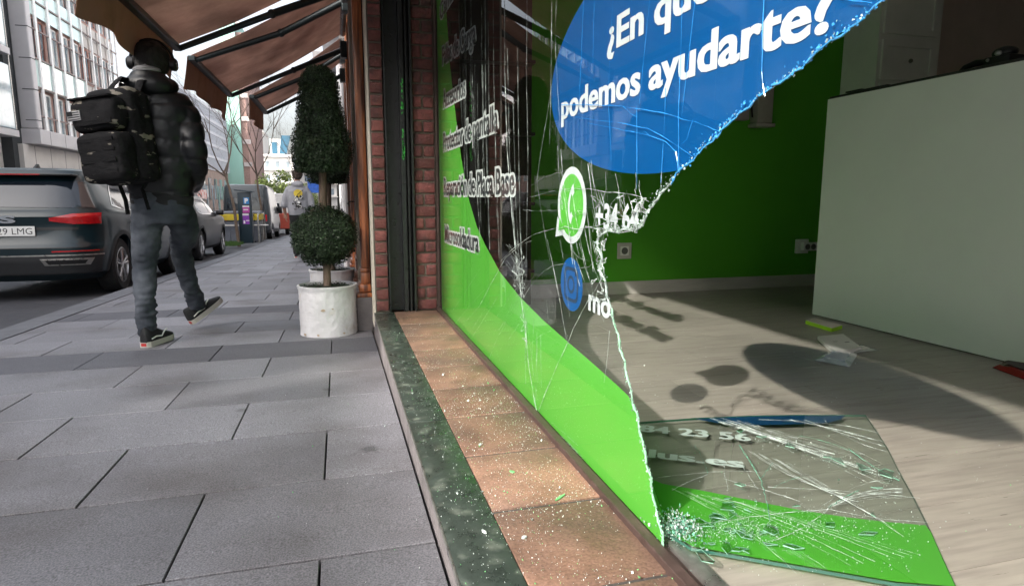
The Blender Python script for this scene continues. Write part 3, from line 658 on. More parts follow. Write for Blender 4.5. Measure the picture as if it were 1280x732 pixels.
# camera-like black device and flat dark case on the worktop
p = onX(1240, 78, CX+.10)
root = thing('black_device', 'small black device with a stubby arm on the counter worktop', 'device', (CX+.1, p.y, .602))
mb = MB(); y0 = p.y
mb.box(CX+.06, CX+.16, y0-.11, y0+.02, .6025, .648, bev=.012); mb.build('body', black, root, smooth=40)
mb = MB(); mb.ball((CX+.11, y0-.05, .662), .045, .055, .028); mb.tube([(CX+.1,y0+.02,.635),(CX+.1,y0+.08,.640),(CX+.1,y0+.13,.630),(CX+.1,y0+.16,.606)], [.014,.016,.014,.012]); mb.build('arm', black, root, smooth=50)
mb = MB(); mb.ball((CX+.055, y0-.06, .655), .012, .016, .012); mb.ball((CX+.06, y0-.01, .633), .008); mb.each('knob', pm('grey_knob', (.3,.3,.3), rough=.3), root, smooth=50)
p = onX(1085, 112, CX+.06)
mb = MB(); mb.box(CX+.03, CX+.14, p.y-.16, p.y+.10, .6025, .614, bev=.004); mb.box(CX+.05, CX+.08, p.y+.04, p.y+.16, .6145, .624, bev=.004)
tag(mb.build('flat_case', pm('dark_case', (.035,.03,.03), rough=.4), smooth=40), 'thin dark case lying at the far end of the counter worktop', 'case')
# white drawer cabinet behind
root = thing('drawer_cabinet', 'tall off-white cabinet with a framed door above a drawer, by the green wall', 'cabinet', (4.36, 4.2, ZS))
a = onY(1101, 20, 4.05); b = onY(1178, 20, 4.05); x0, x1 = a.x, b.x
mb = MB(); mb.box(x0, x1, 4.05, 4.4, ZS, 2.05); mb.build('carcass', cabwhite, root)
def zat(px, py, Y): return onY(px, py, Y).z
def shaker(x0, x1, z0, z1, y, nm):
    mb = MB(); w = .045; mb.box(x0, x1, y-.004, y+.0, z0, z1)
    mb.box(x0, x1, y-.018, y-.0041, z0, z0+w); mb.box(x0, x1, y-.018, y-.0041, z1-w, z1); mb.box(x0, x0+w, y-.018, y-.0041, z0+w, z1-w); mb.box(x1-w, x1, y-.018, y-.0041, z0+w, z1-w)
    return mb.build(nm, cabwhite, root)
zs_ = [zat(1140, 101, 4.03), zat(1140, 52, 4.03), zat(1140, 44, 4.03)]
shaker(x0+.03, x1-.05, zs_[0], zs_[1], 4.049, 'drawer'); d_ = shaker(x0+.03, x1-.05, zs_[2], 2.0, 4.049, 'door'); shaker(x0+.03, x1-.05, zs_[0]-.45, zs_[0]-.03, 4.049, 'drawer')
mb = MB(); mb.ball(((x0+x1)/2, 4.025, (zs_[0]+zs_[1])/2), .016); mb.ball(((x0+x1)/2, 4.025, zs_[0]-.24), .016); mb.each('knob', pm('knob_dark', (.2,.19,.16), rough=.4, metal=.6), root, smooth=60)
# sockets and the wall box
a, b = onY(771.5, 303.5, 4.401), onY(788.5, 323, 4.401)
root = thing('wall_socket', 'single metal-framed wall socket on the green wall above the skirting', 'socket', ((a.x+b.x)/2, 4.39, b.z))
mb = MB(); mb.box(a.x, b.x, 4.392, 4.4015, b.z, a.z, bev=.003); mb.build('frame', pm('socket_frame', (.52,.50,.46), rough=.35, metal=.3), root, smooth=40)
cx_, cz_ = (a.x+b.x)/2, (a.z+b.z)/2; r_ = (b.x-a.x)*.30
mb = MB(); mb.box(cx_-r_, cx_+r_, 4.389, 4.3915, cz_-r_, cz_+r_, bev=.001); mb.build('insert', pm('socket_insert', (.75,.74,.70), rough=.3), root)
mb = MB(); mb.tube([(cx_,4.3885,cz_),(cx_,4.3865,cz_)], r_*.75, n=20); mb.build('recess', pm('socket_recess', (.12,.12,.11), rough=.5), root)
a, b = onY(996, 299, 4.38), onY(1021, 317, 4.38)
root = thing('multi_socket', 'white triple socket adaptor plugged low into the green wall beside the counter', 'socket', ((a.x+b.x)/2, 4.38, b.z))
h = a.z-b.z; w = b.x-a.x
mb = MB(); mb.box(a.x, a.x+w*.55, 4.37, 4.4015, b.z+h*.05, a.z, bev=.006); mb.box(a.x+w*.15, b.x+.03, 4.33, 4.369, b.z+h*.25, a.z-h*.2, bev=.008); mb.build('body', whitep, root, smooth=40)
mb = MB()
for k in range(3): mb.tube([(a.x+w*(.33+.27*k),4.3295,b.z+h*.52),(a.x+w*(.33+.27*k),4.326,b.z+h*.52)], h*.19, n=16)
mb.each('hole', pm('hole_dark', (.08,.08,.08), rough=.6), root)
a, b = onY(920, 110, 4.36), onY(959, 160, 4.36)
root = thing('wall_box', 'grey box with loose cables hanging on the green wall behind the blue bubble', 'wall box', ((a.x+b.x)/2, 4.36, b.z))
greyb = pm('grey_box_plastic', (.30,.28,.25), rough=.5)
mb = MB(); mb.box(a.x+(b.x-a.x)*.55, b.x, 4.30, 4.4015, b.z+.03, b.z+.75, bev=.008); mb.box(a.x, a.x+(b.x-a.x)*.38, 4.33, 4.4015, b.z+.05, b.z+.6, bev=.006); mb.box(a.x+(b.x-a.x)*.5, b.x+.02, 4.29, 4.4015, b.z, b.z+.028, bev=.004); mb.build('body', greyb, root, smooth=40)
mb = MB(); mb.tube([(a.x+.12,4.37,b.z+.4),(a.x+.16,4.36,b.z+.08),(a.x+.24,4.36,b.z+.05),(a.x+.27,4.37,b.z+.3)], .006, n=6); mb.build('cable', black, root, smooth=60)
# packaging on the floor
def flatbox(label, cat, pxs, h, mats, nm, strip=None):
    P = [onZ(x, y, ZS+.001+h) for x, y in pxs]
    root = thing(nm, label, cat, (sum((p for p in P), Vector())/4) - Vector((0,0,h)))
    mb = MB(); mb.slab([p-Vector((0,0,h)) for p in P], (0,0,h*.93)); mb.build('case', mats[0], root)
    c = sum(P, Vector())/4; Q = [c+(p-c)*.99 for p in P]; mb = MB(); mb.slab([q-Vector((0,0,h*.06)) for q in Q], (0,0,h*.10)); mb.build('lid', mats[1], root); return P, root
P, root = flatbox('small green phone-cover box with a pale lid on the floor at the counter foot', 'box', [(1007,400),(1018,397),(1053,406),(1040,410)], .022, [pm('lime_card', (.35,.65,.02), rough=.5), pm('pale_card', (.5,.46,.42), rough=.6)], 'packaging_box')
white_c = pm('white_card', (.62,.60,.58), rough=.5, var=.05)
P, root = flatbox('white phone-case box with faint print lying open on the laminate floor', 'box', [(1022,420),(1054,417),(1077,434),(1044,440)], .018, [white_c, white_c], 'packaging_box')
c = sum(P, Vector())/4; ux = (P[1]-P[0]).normalized(); uy = (P[3]-P[0]).normalized()
mb = MB(); o_ = c + Vector((0,0,.001)) - ux*.035 - uy*.03
for i in range(3): mb.quad(o_+uy*(i*.014), o_+uy*(i*.014)+ux*(.04-.01*i), o_+uy*(i*.014+.004)+ux*(.04-.01*i), o_+uy*(i*.014+.004))
mb.quad(c+ux*.03+uy*.01+Vector((0,0,.001)), c+ux*.06+uy*.01+Vector((0,0,.001)), c+ux*.06+uy*.03+Vector((0,0,.001)), c+ux*.03+uy*.03+Vector((0,0,.001)))
mb.build('print', pm('grey_print', (.25,.24,.24), rough=.6), root)
def pouch(label, pxs, h, m, pm2, nm='plastic_pouch', seed=0):
    P = [onZ(x, y, ZS+.002) for x, y in pxs]; mb = MB(); n = 14; vs = []
    for i in range(n+1):
        for j in range(n+1):
            u, v = i/n, j/n; p = P[0]*(1-u)*(1-v) + P[1]*u*(1-v) + P[2]*u*v + P[3]*(1-u)*v
            e = min(u,1-u,v,1-v)*2; z = h*min(1, e*3)*(.6+.8*abs(noise.noise(Vector((u*3+seed, v*3, 1))))) ; vs.append(p+Vector((0,0,z+.001)))
    mb.add(vs, [(i*(n+1)+j, (i+1)*(n+1)+j, (i+1)*(n+1)+j+1, i*(n+1)+j+1) for i in range(n) for j in range(n)])
    lo = [Vector((v.x, v.y, ZS+.0012)) for v in vs]; mb.add(lo, [(i*(n+1)+j, i*(n+1)+j+1, (i+1)*(n+1)+j+1, (i+1)*(n+1)+j) for i in range(n) for j in range(n)])
    root = thing(nm, label, 'pouch', sum(P, Vector())/4); mb.build('film', m, root, smooth=60)
    c = sum(P, Vector())/4; Q = [c+(p-c)*.6+Vector((0,0,h*1.15)) for p in P]; mb = MB(); mb.slab([q-Vector((0,0,.004)) for q in Q], (0,0,.003)); mb.build('insert', pm2, root)
clearp = pm('clear_pouch_film', (.42,.43,.42), rough=.15, spec=1, var=.25, vs=14)
pouch('flat grey plastic pouch with dark print on the floor in front of the white box', [(1017,450),(1036,440),(1073,441),(1062,459)], .012, clearp, pm('pouch_card', (.45,.45,.45), rough=.5), seed=3)
pouch('clear plastic pouch sticking out from under the white box', [(1064,436),(1076,430),(1099,438),(1068,441)], .007, clearp, white_c, seed=9)
pouch('crumpled dark red plastic bag at the foot of the counter', [(1240,459),(1252,456),(1296,463),(1296,480)], .03, pm('red_pouch', (.20,.008,.015), rough=.15, spec=1, var=.4), pm('dark_print', (.04,.01,.02), rough=.5), nm='plastic_bag', seed=5)

# ---------------------------------------------------------------- neighbouring restaurant: wooden front, awnings, planters
rest = thing('wooden_shopfront', 'varnished wooden shopfront with pilasters on stone plinths next to the brick pier', 'shopfront', (.2, 8, gz(8)))
def pilaster(y0, y1, x0, m, x1=.2):
    g = gz(y0)
    mb = MB(); mb.box(x0+.014, x1, y0, y1, g+.44, 2.6, bev=.006); mb.box(x0+.03, x1-.02, y0-.006, y0-.0005, g+.5, 2.6); mb.build('pilaster', m, rest, smooth=30)
    mb = MB(); mb.box(x0+.006, x1+.004, y0-.012, y1+.01, g+.405, g+.438, bev=.01); mb.box(x0+.010, x1, y0-.008, y1+.01, g+.33, g+.404, bev=.004)
    mb.box(x0-.012, x1+.006, y0-.03, y1+.03, g+.265, g+.329, bev=.02); mb.box(x0-.022, x1+.008, y0-.04, y1+.04, g+.235, g+.264, bev=.006); mb.build('moulded_base', m, rest, smooth=30)
    mb = MB(); mb.box(x0-.026, x1+.01, y0-.045, y1+.05, g-.03, g+.234, bev=.008); mb.build('stone_plinth', greystone, rest, smooth=30)
pilaster(4.46, 4.60, .125, wood); pilaster(5.62, 5.80, .125, darkwood); pilaster(7.3, 7.5, .125, wood); pilaster(9.2, 9.4, .125, darkwood)
mb = MB(); mb.box(.16, .2, 4.61, 4.78, gz(4.6)-.02, 2.6, bev=.01); mb.box(.13,.2, 5.0, 5.06, gz(5)-.02, 2.6); mb.each('grey_post', pm('grey_weathered_wood', (.28,.25,.21), rough=.7, var=.35, vs=5, stretch=(9,9,.8), bump=.3), rest)
mb = MB()
for y in (5.2, 5.55, 6.2, 6.8): mb.box(.15, .2, y, y+.05, gz(y)+.4, 2.5)
mb.box(.155, .2, 4.78, 11, gz(5)-.3, gz(8)+.45); mb.box(.14,.2,4.78,11,1.9,2.6); mb.build('window_joinery', wood, rest)
mb = MB(); mb.box(.2, .26, 4.6, 11, gz(11)-.1, 2.7); mb.build('shop_glazing', glaze('dark_shop_glass', (.02,.018,.016), (.04,.03,.025)), rest)
mb = MB(); mb.box(.17, .9, 4.31, 11, 2.6, 9); mb.box(.212,.9,4.3,4.6,-1,2.6); mb.build('wall', pm('dark_red_render', (.16,.10,.08), rough=.9, var=.2), rest)
mb = MB(); mb.tube([(.13,5.2,-.03),(.09,5.18,-.03),(.075,5.16,-.045),(.09,5.17,-.065)], .006, n=6); mb.build('hook', blackm, rest)
far_f = thing('street_block', 'pale apartment block continuing the pavement side beyond the wooden shopfront', 'building', (.3, 40, gz(40)))
mb = MB(); mb.box(.26, 4, 11.01, 95, -8, 14); mb.build('wall', pm('pale_render', (.52,.52,.54), rough=.9, var=.08), far_f)
mb = MB()
for k in range(24):
    y = 12 + k*3.2
    for zf in (-1, 2.4, 5.4, 8.4, 11.4): mb.box(.2, .259, y, y+1.5, gz(y)+1.3+zf, gz(y)+1.3+zf+1.7)
mb.g = mb.g[:60]; mb.v = mb.v[:60*8]; mb.f = mb.f[:60*6]; mb.m = mb.m[:60*6]; mb.each('window', glaze('far_window_glass', (.10,.12,.14), (.2,.22,.25)), far_f)
mb = MB()
for zf in (2, 5, 8, 11): mb.box(-.3, .26, 11.02, 60, zf+.2, zf+.34)
mb.each('balcony_slab', pm('pale_render', (.5,.5,.5)), far_f)
mb = MB(); mb.tube([(.10,9.8,-1.2),(.10,9.8,2.2)], .05, n=10); mb.build('downpipe', pm('white_pipe', (.7,.7,.72), rough=.5), far_f)

# awnings
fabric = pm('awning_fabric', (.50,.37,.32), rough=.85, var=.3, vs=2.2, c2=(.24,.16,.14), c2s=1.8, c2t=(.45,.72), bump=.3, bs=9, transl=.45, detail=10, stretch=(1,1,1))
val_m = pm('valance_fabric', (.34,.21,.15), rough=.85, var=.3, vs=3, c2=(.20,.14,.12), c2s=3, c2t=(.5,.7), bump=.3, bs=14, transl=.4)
arm_m = pm('dark_metal_arm', (.025,.035,.038), rough=.4, metal=.3)
def awning(label, y0, y1, xf, zf, zw, drop, grey=False):
    xw = .10
    root = thing('awning', label, 'awning', (xw, (y0+y1)/2, zw), group='brown fabric awnings over the pavement')
    n, m = 14, 16; mb = MB(); vs = []
    for i in range(n+1):
        for j in range(m+1):
            u, v = i/n, j/m; x = xf + (xw-xf)*u; z = zf + (zw-zf)*u - .035*math.sin(math.pi*u) - .012*math.sin(math.pi*v)*math.sin(math.pi*u) + .006*noise.noise(Vector((u*4, v*5, y0)))
            vs.append((x, y0+(y1-y0)*v, z))
    mb.add(vs, [(i*(m+1)+j, (i+1)*(m+1)+j, (i+1)*(m+1)+j+1, i*(m+1)+j+1) for i in range(n) for j in range(m)])
    k = len(mb.v); lo = [Vector((x, y, z-.003)) for x, y, z in vs]; mb.add(lo, [(i*(m+1)+j, i*(m+1)+j+1, (i+1)*(m+1)+j+1, (i+1)*(m+1)+j) for i in range(n) for j in range(m)])
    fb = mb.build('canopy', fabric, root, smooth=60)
    mb = MB(); vs = []; m = 60
    for i in range(7):
        for j in range(m+1):
            u, v = i/6, j/m; sc = drop*(1 - .16*abs(math.sin(v*math.pi*(y1-y0)/.9)) + .10*(v-.5))
            vs.append((xf - .025 + .02*u*math.sin(v*19+y0) - .03*u, y0+(y1-y0)*v + .01*math.sin(u*3), zf - .01 - sc*u))
    mb.add(vs, [(i*(m+1)+j, i*(m+1)+j+1, (i+1)*(m+1)+j+1, (i+1)*(m+1)+j) for i in range(6) for j in range(m)])
    mb.add([(x+.003, y, z) for x, y, z in vs], [(i*(m+1)+j, (i+1)*(m+1)+j, (i+1)*(m+1)+j+1, i*(m+1)+j+1) for i in range(6) for j in range(m)])
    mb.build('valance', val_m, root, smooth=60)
    mb = MB(); mb.box(xf-.02, xf+.03, y0-.01, y1+.01, zf-.045, zf-.006, bev=.006); mb.build('front_bar', arm_m, root)
    for s, y in ((1, y0+.05), (-1, y1-.02)):
        zz = zw - .16; el = Vector(((xf+xw)*.5+.08, y + s*.10, (zf+zz)/2 - .01))
        mb = MB(); mb.tube([(xf+.02, y, zf-.03), el], [.021,.024], n=8); mb.tube([el, (xw+.02, y, zz)], [.027,.027], n=8); mb.ball(el, .032); mb.build('folding_arm', arm_m, root, smooth=50)
        mb = MB(); mb.box(xw-.01, xw+.06, y-.05, y+.05, zz-.09, zz+.08, bev=.01); mb.build('bracket', arm_m, root)
    mb = MB(); mb.tube([(xw+.02, y0, zw+.01), (xw+.02, y1, zw+.01)], .035, n=12); mb.build('roller', alu, root, smooth=60)
awning('nearest and largest brown fabric awning, directly above the head of the backpack wearer', 3.42, 5.12, -1.06, 1.075, 1.70, .26)
awning('middle brown fabric awning with a drooping front flap, between the nearest and the farthest', 5.42, 7.22, -1.03, 1.07, 1.72, .26)
awning('farthest and smallest brown fabric awning, partly behind the cone of the nearest topiary', 7.46, 8.80, -.85, 1.10, 1.74, .26)

# potted topiaries
leafm = pm('box_leaf', (.027,.046,.024), rough=.45, var=.45, vs=9, c2=(.035,.055,.022), c2s=12, c2t=(.55,.75), island=.5, spec=.25, transl=.12)
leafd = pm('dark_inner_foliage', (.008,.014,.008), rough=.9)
barkm = pm('bark', (.14,.10,.075), rough=.9, var=.4, vs=14, stretch=(3,3,.6), bump=.8, bs=25)
potm = pm('white_painted_pot', (.60,.60,.62), rough=.6, var=.10, vs=6, bump=.9, bs=16, bumpdist=.012, c2=(.50,.47,.43), c2s=9, c2t=(.62,.74))
soil = pm('dark_soil', (.022,.02,.015), rough=1, bump=1, bs=60)
def leaf(mb, c, nrm, s):
    n_ = nrm + Vector((random.uniform(-.8,.8), random.uniform(-.8,.8), random.uniform(-.6,.9))); n_.normalize()
    a = n_.cross(Vector((random.uniform(-1,1), random.uniform(-1,1), random.uniform(-1,1)))); a.normalize(); b = n_.cross(a)
    mb.add([c-a*s, c+b*s*.45, c+a*s, c-b*s*.45], [(0,1,2,3)])
def ballcrown(c, r, rz, n, s, root, name):
    mb = MB(); core = MB(); c = Vector(c)
    for k in range(n):
        d = Vector((random.gauss(0,1), random.gauss(0,1), random.gauss(0,1))).normalized(); lump = 1 + .11*noise.noise(d*2.3+c*3) + .07*noise.noise(d*6)
        q = random.uniform(.84,1.035)*lump*(1.05 if random.random() < .04 else 1); leaf(mb, c + Vector((d.x*r*q, d.y*r*q, d.z*rz*q)), d, s*random.uniform(.6,1.3))
    o = mb.build(name, leafm, root)
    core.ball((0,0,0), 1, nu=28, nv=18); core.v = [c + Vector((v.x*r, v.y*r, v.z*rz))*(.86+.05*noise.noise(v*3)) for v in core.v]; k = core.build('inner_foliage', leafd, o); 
def conecrown(x, y, prof, n, s, root, name):
    mb = MB(); z0, z1 = prof[0][0], prof[-1][0]
    def rad(z):
        for (a, ra), (b, rb) in zip(prof, prof[1:]):
            if a <= z <= b: return ra + (rb-ra)*(z-a)/(b-a)
        return 0
    k = 0
    while k < n:
        z = random.uniform(z0, z1); r = rad(z)
        if random.random() > r/max(p[1] for p in prof): continue
        t = random.uniform(0, 6.283); lump = 1 + .15*noise.noise(Vector((math.cos(t)*2, math.sin(t)*2, z*7))) + .08*noise.noise(Vector((math.cos(t)*6, math.sin(t)*6, z*22)))
        q = random.uniform(.80,1.05)*lump*(1.07 if random.random() < .04 else 1); leaf(mb, Vector((x+math.cos(t)*r*q, y+math.sin(t)*r*q, z+random.uniform(-.01,.01))), Vector((math.cos(t), math.sin(t), .3)), s*random.uniform(.6,1.3)); k += 1
    for j in range(n//9):
        t = random.uniform(0,6.283); r = prof[1][1]*math.sqrt(random.random()); leaf(mb, Vector((x+math.cos(t)*r, y+math.sin(t)*r, z0+random.uniform(0,.03))), Vector((0,0,-1)), s)
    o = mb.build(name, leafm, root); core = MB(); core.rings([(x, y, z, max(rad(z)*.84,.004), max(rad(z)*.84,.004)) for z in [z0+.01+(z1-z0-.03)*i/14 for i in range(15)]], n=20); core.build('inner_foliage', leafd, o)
def topiary(x, y, label, scale=1.0, dens=1.0, ball_r=.212):
    g = gz(y); root = thing('potted_topiary', label, 'topiary', (x, y, g), group='topiaries in white pots along the shopfront')
    mb = MB(); H = .33; n = 120; secs = []
    prof = [(0,.183),(.006,.190)] + [(.02+i*.0125,.188) for i in range(24)] + [(.322,.193),(.330,.196),(.338,.196),(.340,.186),(.31,.180),(.30,.05)]
    vs = []
    for z, r in prof:
        for j in range(n):
            a = 2*math.pi*j/n; w = (.0035*noise.noise(Vector((math.cos(a)*3, math.sin(a)*3, z*9+y))) + .0030*noise.noise(Vector((math.cos(a)*9, math.sin(a)*9, z*45+y)))); vs.append((x+(r+w)*math.cos(a), y+(r+w)*math.sin(a), g+z))
    k = len(prof); mb.add(vs, [(i*n+j, i*n+(j+1)%n, (i+1)*n+(j+1)%n, (i+1)*n+j) for i in range(k-1) for j in range(n)] + [tuple(range(n))[::-1]])
    pot = mb.build('pot', potm, root, smooth=50)
    if y < 5:      # one flake of missing paint facing the street
        for (px_, py_, s_) in ((404, 388, .016), (416,386,.008), (382,418,.014), (398,419,.012), (430,416,.012)):
            rr = Vector((px_-640, 0, 0)); d = onG(px_, py_, 0) ; 
            best = None
            for i in range(400):
                t = i/400*2*math.pi
                for zz in ((.01,.02,.15,.17)): pass
            t = math.atan2(-1, 0)  # faces the camera side
            ray_ = (_F*FPX + _R*(px_-640) + _U*(366-py_)); ray_.normalize(); A = ray_.x**2+ray_.y**2; B = -2*(ray_.x*x+ray_.y*y); C_ = x*x+y*y-.191**2; D_ = B*B-4*A*C_
            if D_ <= 0: continue
            P_ = ray_*((-B-math.sqrt(D_))/(2*A)); n_ = Vector((P_.x-x, P_.y-y, 0)).normalized(); u_ = Vector((-n_.y, n_.x, 0))
            mb = MB(); mb.poly([P_ + n_*.0035 + u_*s_*math.cos(q*.785)*random.uniform(.6,1.1) + Vector((0,0,1))*s_*.7*math.sin(q*.785)*random.uniform(.6,1.1) for q in range(8)][::-1])
            fixn(mb.build('paint_flake', pm('bare_clay', (.42,.34,.25), rough=.9), pot))
    mb = MB(); mb.rings([(x,y,g+.296,.185,.185),(x,y,g+.318,.175,.175),(x,y,g+.325,.10,.10)], n=24); mb.build('soil', soil, root, smooth=60)
    mb = MB(); 
    for k_ in range(500): t = random.uniform(0,6.28); r = .175*math.sqrt(random.random()); leaf(mb, Vector((x+r*math.cos(t), y+r*math.sin(t), g+.326+random.uniform(0,.008))), Vector((0,0,1)), .008)
    mb.build('leaf_litter', leafm, root)
    mb = MB(); mb.tube([(x,y,g+.30),(x+.004,y,g+.6),(x-.004,y,g+.9),(x+.008,y,g+1.25)], [.026,.024,.025,.024], n=10); mb.build('trunk', barkm, root, smooth=60)
    ballcrown((x, y, g+.665), ball_r, .20, int(12500*dens), .0092, root, 'lower_ball')
    conecrown(x+.003, y, [(g+1.085,.10),(g+1.10,.17),(g+1.17,.192),(g+1.32,.170),(g+1.50,.142),(g+1.66,.118),(g+1.72,.100),(g+1.76,.055)], int(19000*dens), .0092, root, 'upper_cone')
topiary(-.092, 4.40, 'nearest potted topiary, cone over ball in a chipped white pot by the wooden pilaster')
topiary(-.075, 5.75, 'second potted topiary in a white pot, mostly hidden behind the nearest one', dens=.5)
# ---------------------------------------------------------------- vehicles
rubber = pm('tyre_rubber', (.014,.014,.015), rough=.8, bump=.3, bs=60)
rimm = pm('alloy_rim', (.55,.55,.56), rough=.25, metal=.8, var=.1)
carglass = pm('tinted_car_glass', (.010,.015,.022), rough=.04, spec=.6, coat=.5, var=.05)
redlens = pm('red_lens', (.45,.008,.012), rough=.12, coat=1, var=.2, vs=20)
chrome = pm('chrome', (.7,.7,.72), rough=.12, metal=1)
cladd = pm('dark_cladding', (.02,.021,.023), rough=.55)
class Body:
    def __init__(s, lv, n): s.lv, s.n = lv, n; s.c = {}
    def at(s, z):
        lv = s.lv
        if z <= lv[0][0]: return lv[0][1:]
        for a, b in zip(lv, lv[1:]):
            if a[0] <= z <= b[0]: t = (z-a[0])/(b[0]-a[0]); return tuple(a[i]+(b[i]-a[i])*t for i in (1,2,3))
        return lv[-1][1:]
    def ring(s, z, N=64):
        w, y0, y1 = s.at(z); yc, L = (y0+y1)/2, (y1-y0)/2; out = []
        for j in range(N):
            a = 2*math.pi*j/N - math.pi/2; c, q = math.cos(a), math.sin(a); e = 2/s.n
            out.append(Vector((w*math.copysign(abs(c)**e, c), yc + L*math.copysign(abs(q)**(2/(s.n*1.7)), q), z)))
        return out
    def half(s, z):
        k = round(z, 3)
        if k not in s.c:
            R_ = s.ring(z, 400)[:201]; d = [0]
            for a, b in zip(R_, R_[1:]): d.append(d[-1]+(b-a).length)
            s.c[k] = (R_, d)
        return s.c[k]
    def u(s, kind, v, z):
        P, d = s.half(z)
        if kind == 'x':
            for i in range(200):
                if P[i].x <= v <= P[i+1].x: t = (v-P[i].x)/max(1e-6,(P[i+1].x-P[i].x)); return d[i]+t*(d[i+1]-d[i])
            return d[60]
        for i in range(200):
            if P[i].y <= v <= P[i+1].y and P[i].x > .2: t = (v-P[i].y)/max(1e-6,(P[i+1].y-P[i].y)); return d[i]+t*(d[i+1]-d[i])
        return d[100]
    def pt(s, u, z, off, side=1):
        P, d = s.half(z)
        sg = 1
        if u < 0: sg, u = -1, -u
        for i in range(200):
            if d[i] <= u <= d[i+1]:
                t = (u-d[i])/max(1e-6, d[i+1]-d[i]); p = P[i].lerp(P[i+1], t); tg = (P[i+1]-P[i]).normalized(); nn = Vector((tg.y, -tg.x, 0)); q = p + nn*off
                return Vector((q.x*sg*side, q.y, q.z))
        return P[-1]
    def patch(s, mb, bot, topl, off, side=1, nu=16, nv=6, mi=0):
        def cv(sp): 
            k, v, z = sp
            if k == 'x' and v < 0: return (-s.u('x', -v, z), z)
            return (s.u(k, v, z), z)
        B = [cv(b) for b in bot]; T = [cv(t) for t in topl]
        def ev(Lx, t): 
            f = t*(len(Lx)-1); i = min(int(f), len(Lx)-2); f -= i; return (Lx[i][0]*(1-f)+Lx[i+1][0]*f, Lx[i][1]*(1-f)+Lx[i+1][1]*f)
        vs = []
        for j in range(nv+1):
            for i in range(nu+1):
                b, t = ev(B, i/nu), ev(T, i/nu); g = j/nv; vs.append(s.pt(b[0]*(1-g)+t[0]*g, b[1]*(1-g)+t[1]*g, off, side))
        fs = [(j*(nu+1)+i, j*(nu+1)+i+1, (j+1)*(nu+1)+i+1, (j+1)*(nu+1)+i) for j in range(nv) for i in range(nu)]
        if side < 0: fs = [f[::-1] for f in fs]
        mb.add(vs, fs, mi)
def wheel(root, x, y, r, side, spokes=5):
    o = MB(); w = .11
    prof = [(r*.62,-w),(r*.9,-w),(r,-w*.75),(r,w*.75),(r*.9,w),(r*.64,w*.9)]; n = 36; vs = []
    for rr, xx in prof: vs += [(x+xx*side, y+rr*math.cos(2*math.pi*j/n), r+rr*math.sin(2*math.pi*j/n)) for j in range(n)]
    k = len(prof); o.add(vs, [(i*n+j, i*n+(j+1)%n, (i+1)*n+(j+1)%n, (i+1)*n+j) for i in range(k-1) for j in range(n)]); wh = fixn(o.build('wheel', rubber, root, smooth=35, local=True))
    m = MB(); vs = []
    for rr, xx in [(r*.66,w*.92),(r*.62,w*.95),(r*.60,w*.6),(r*.58,0)]: vs += [(x+xx*side, y+rr*math.cos(2*math.pi*j/n), r+rr*math.sin(2*math.pi*j/n)) for j in range(n)]
    m.add(vs, [(i*n+j, i*n+(j+1)%n, (i+1)*n+(j+1)%n, (i+1)*n+j) for i in range(3) for j in range(n)])
    for q in range(spokes):
        for d in (-.17, .17):
            a0 = 2*math.pi*q/spokes + .3; a1 = a0 + d; 
            p0 = Vector((x+side*w*.80, y+r*.10*math.cos(a0), r+r*.10*math.sin(a0))); p1 = Vector((x+side*w*.86, y+r*.62*math.cos(a1), r+r*.62*math.sin(a1))); m.tube([p0, p1], [r*.055, r*.05], n=6)
    m.tube([(x+side*w*.6,y,r),(x+side*w*.92,y,r)], r*.13, n=16); fixn(m.build('rim', rimm, wh, smooth=30, local=True))
    m = MB(); m.tube([(x+side*w*.1,y,r),(x+side*w*.25,y,r)], r*.57, n=28); m.build('brake_disc', pm('brake_dark', (.05,.05,.05), rough=.5, metal=.5), wh, local=True)
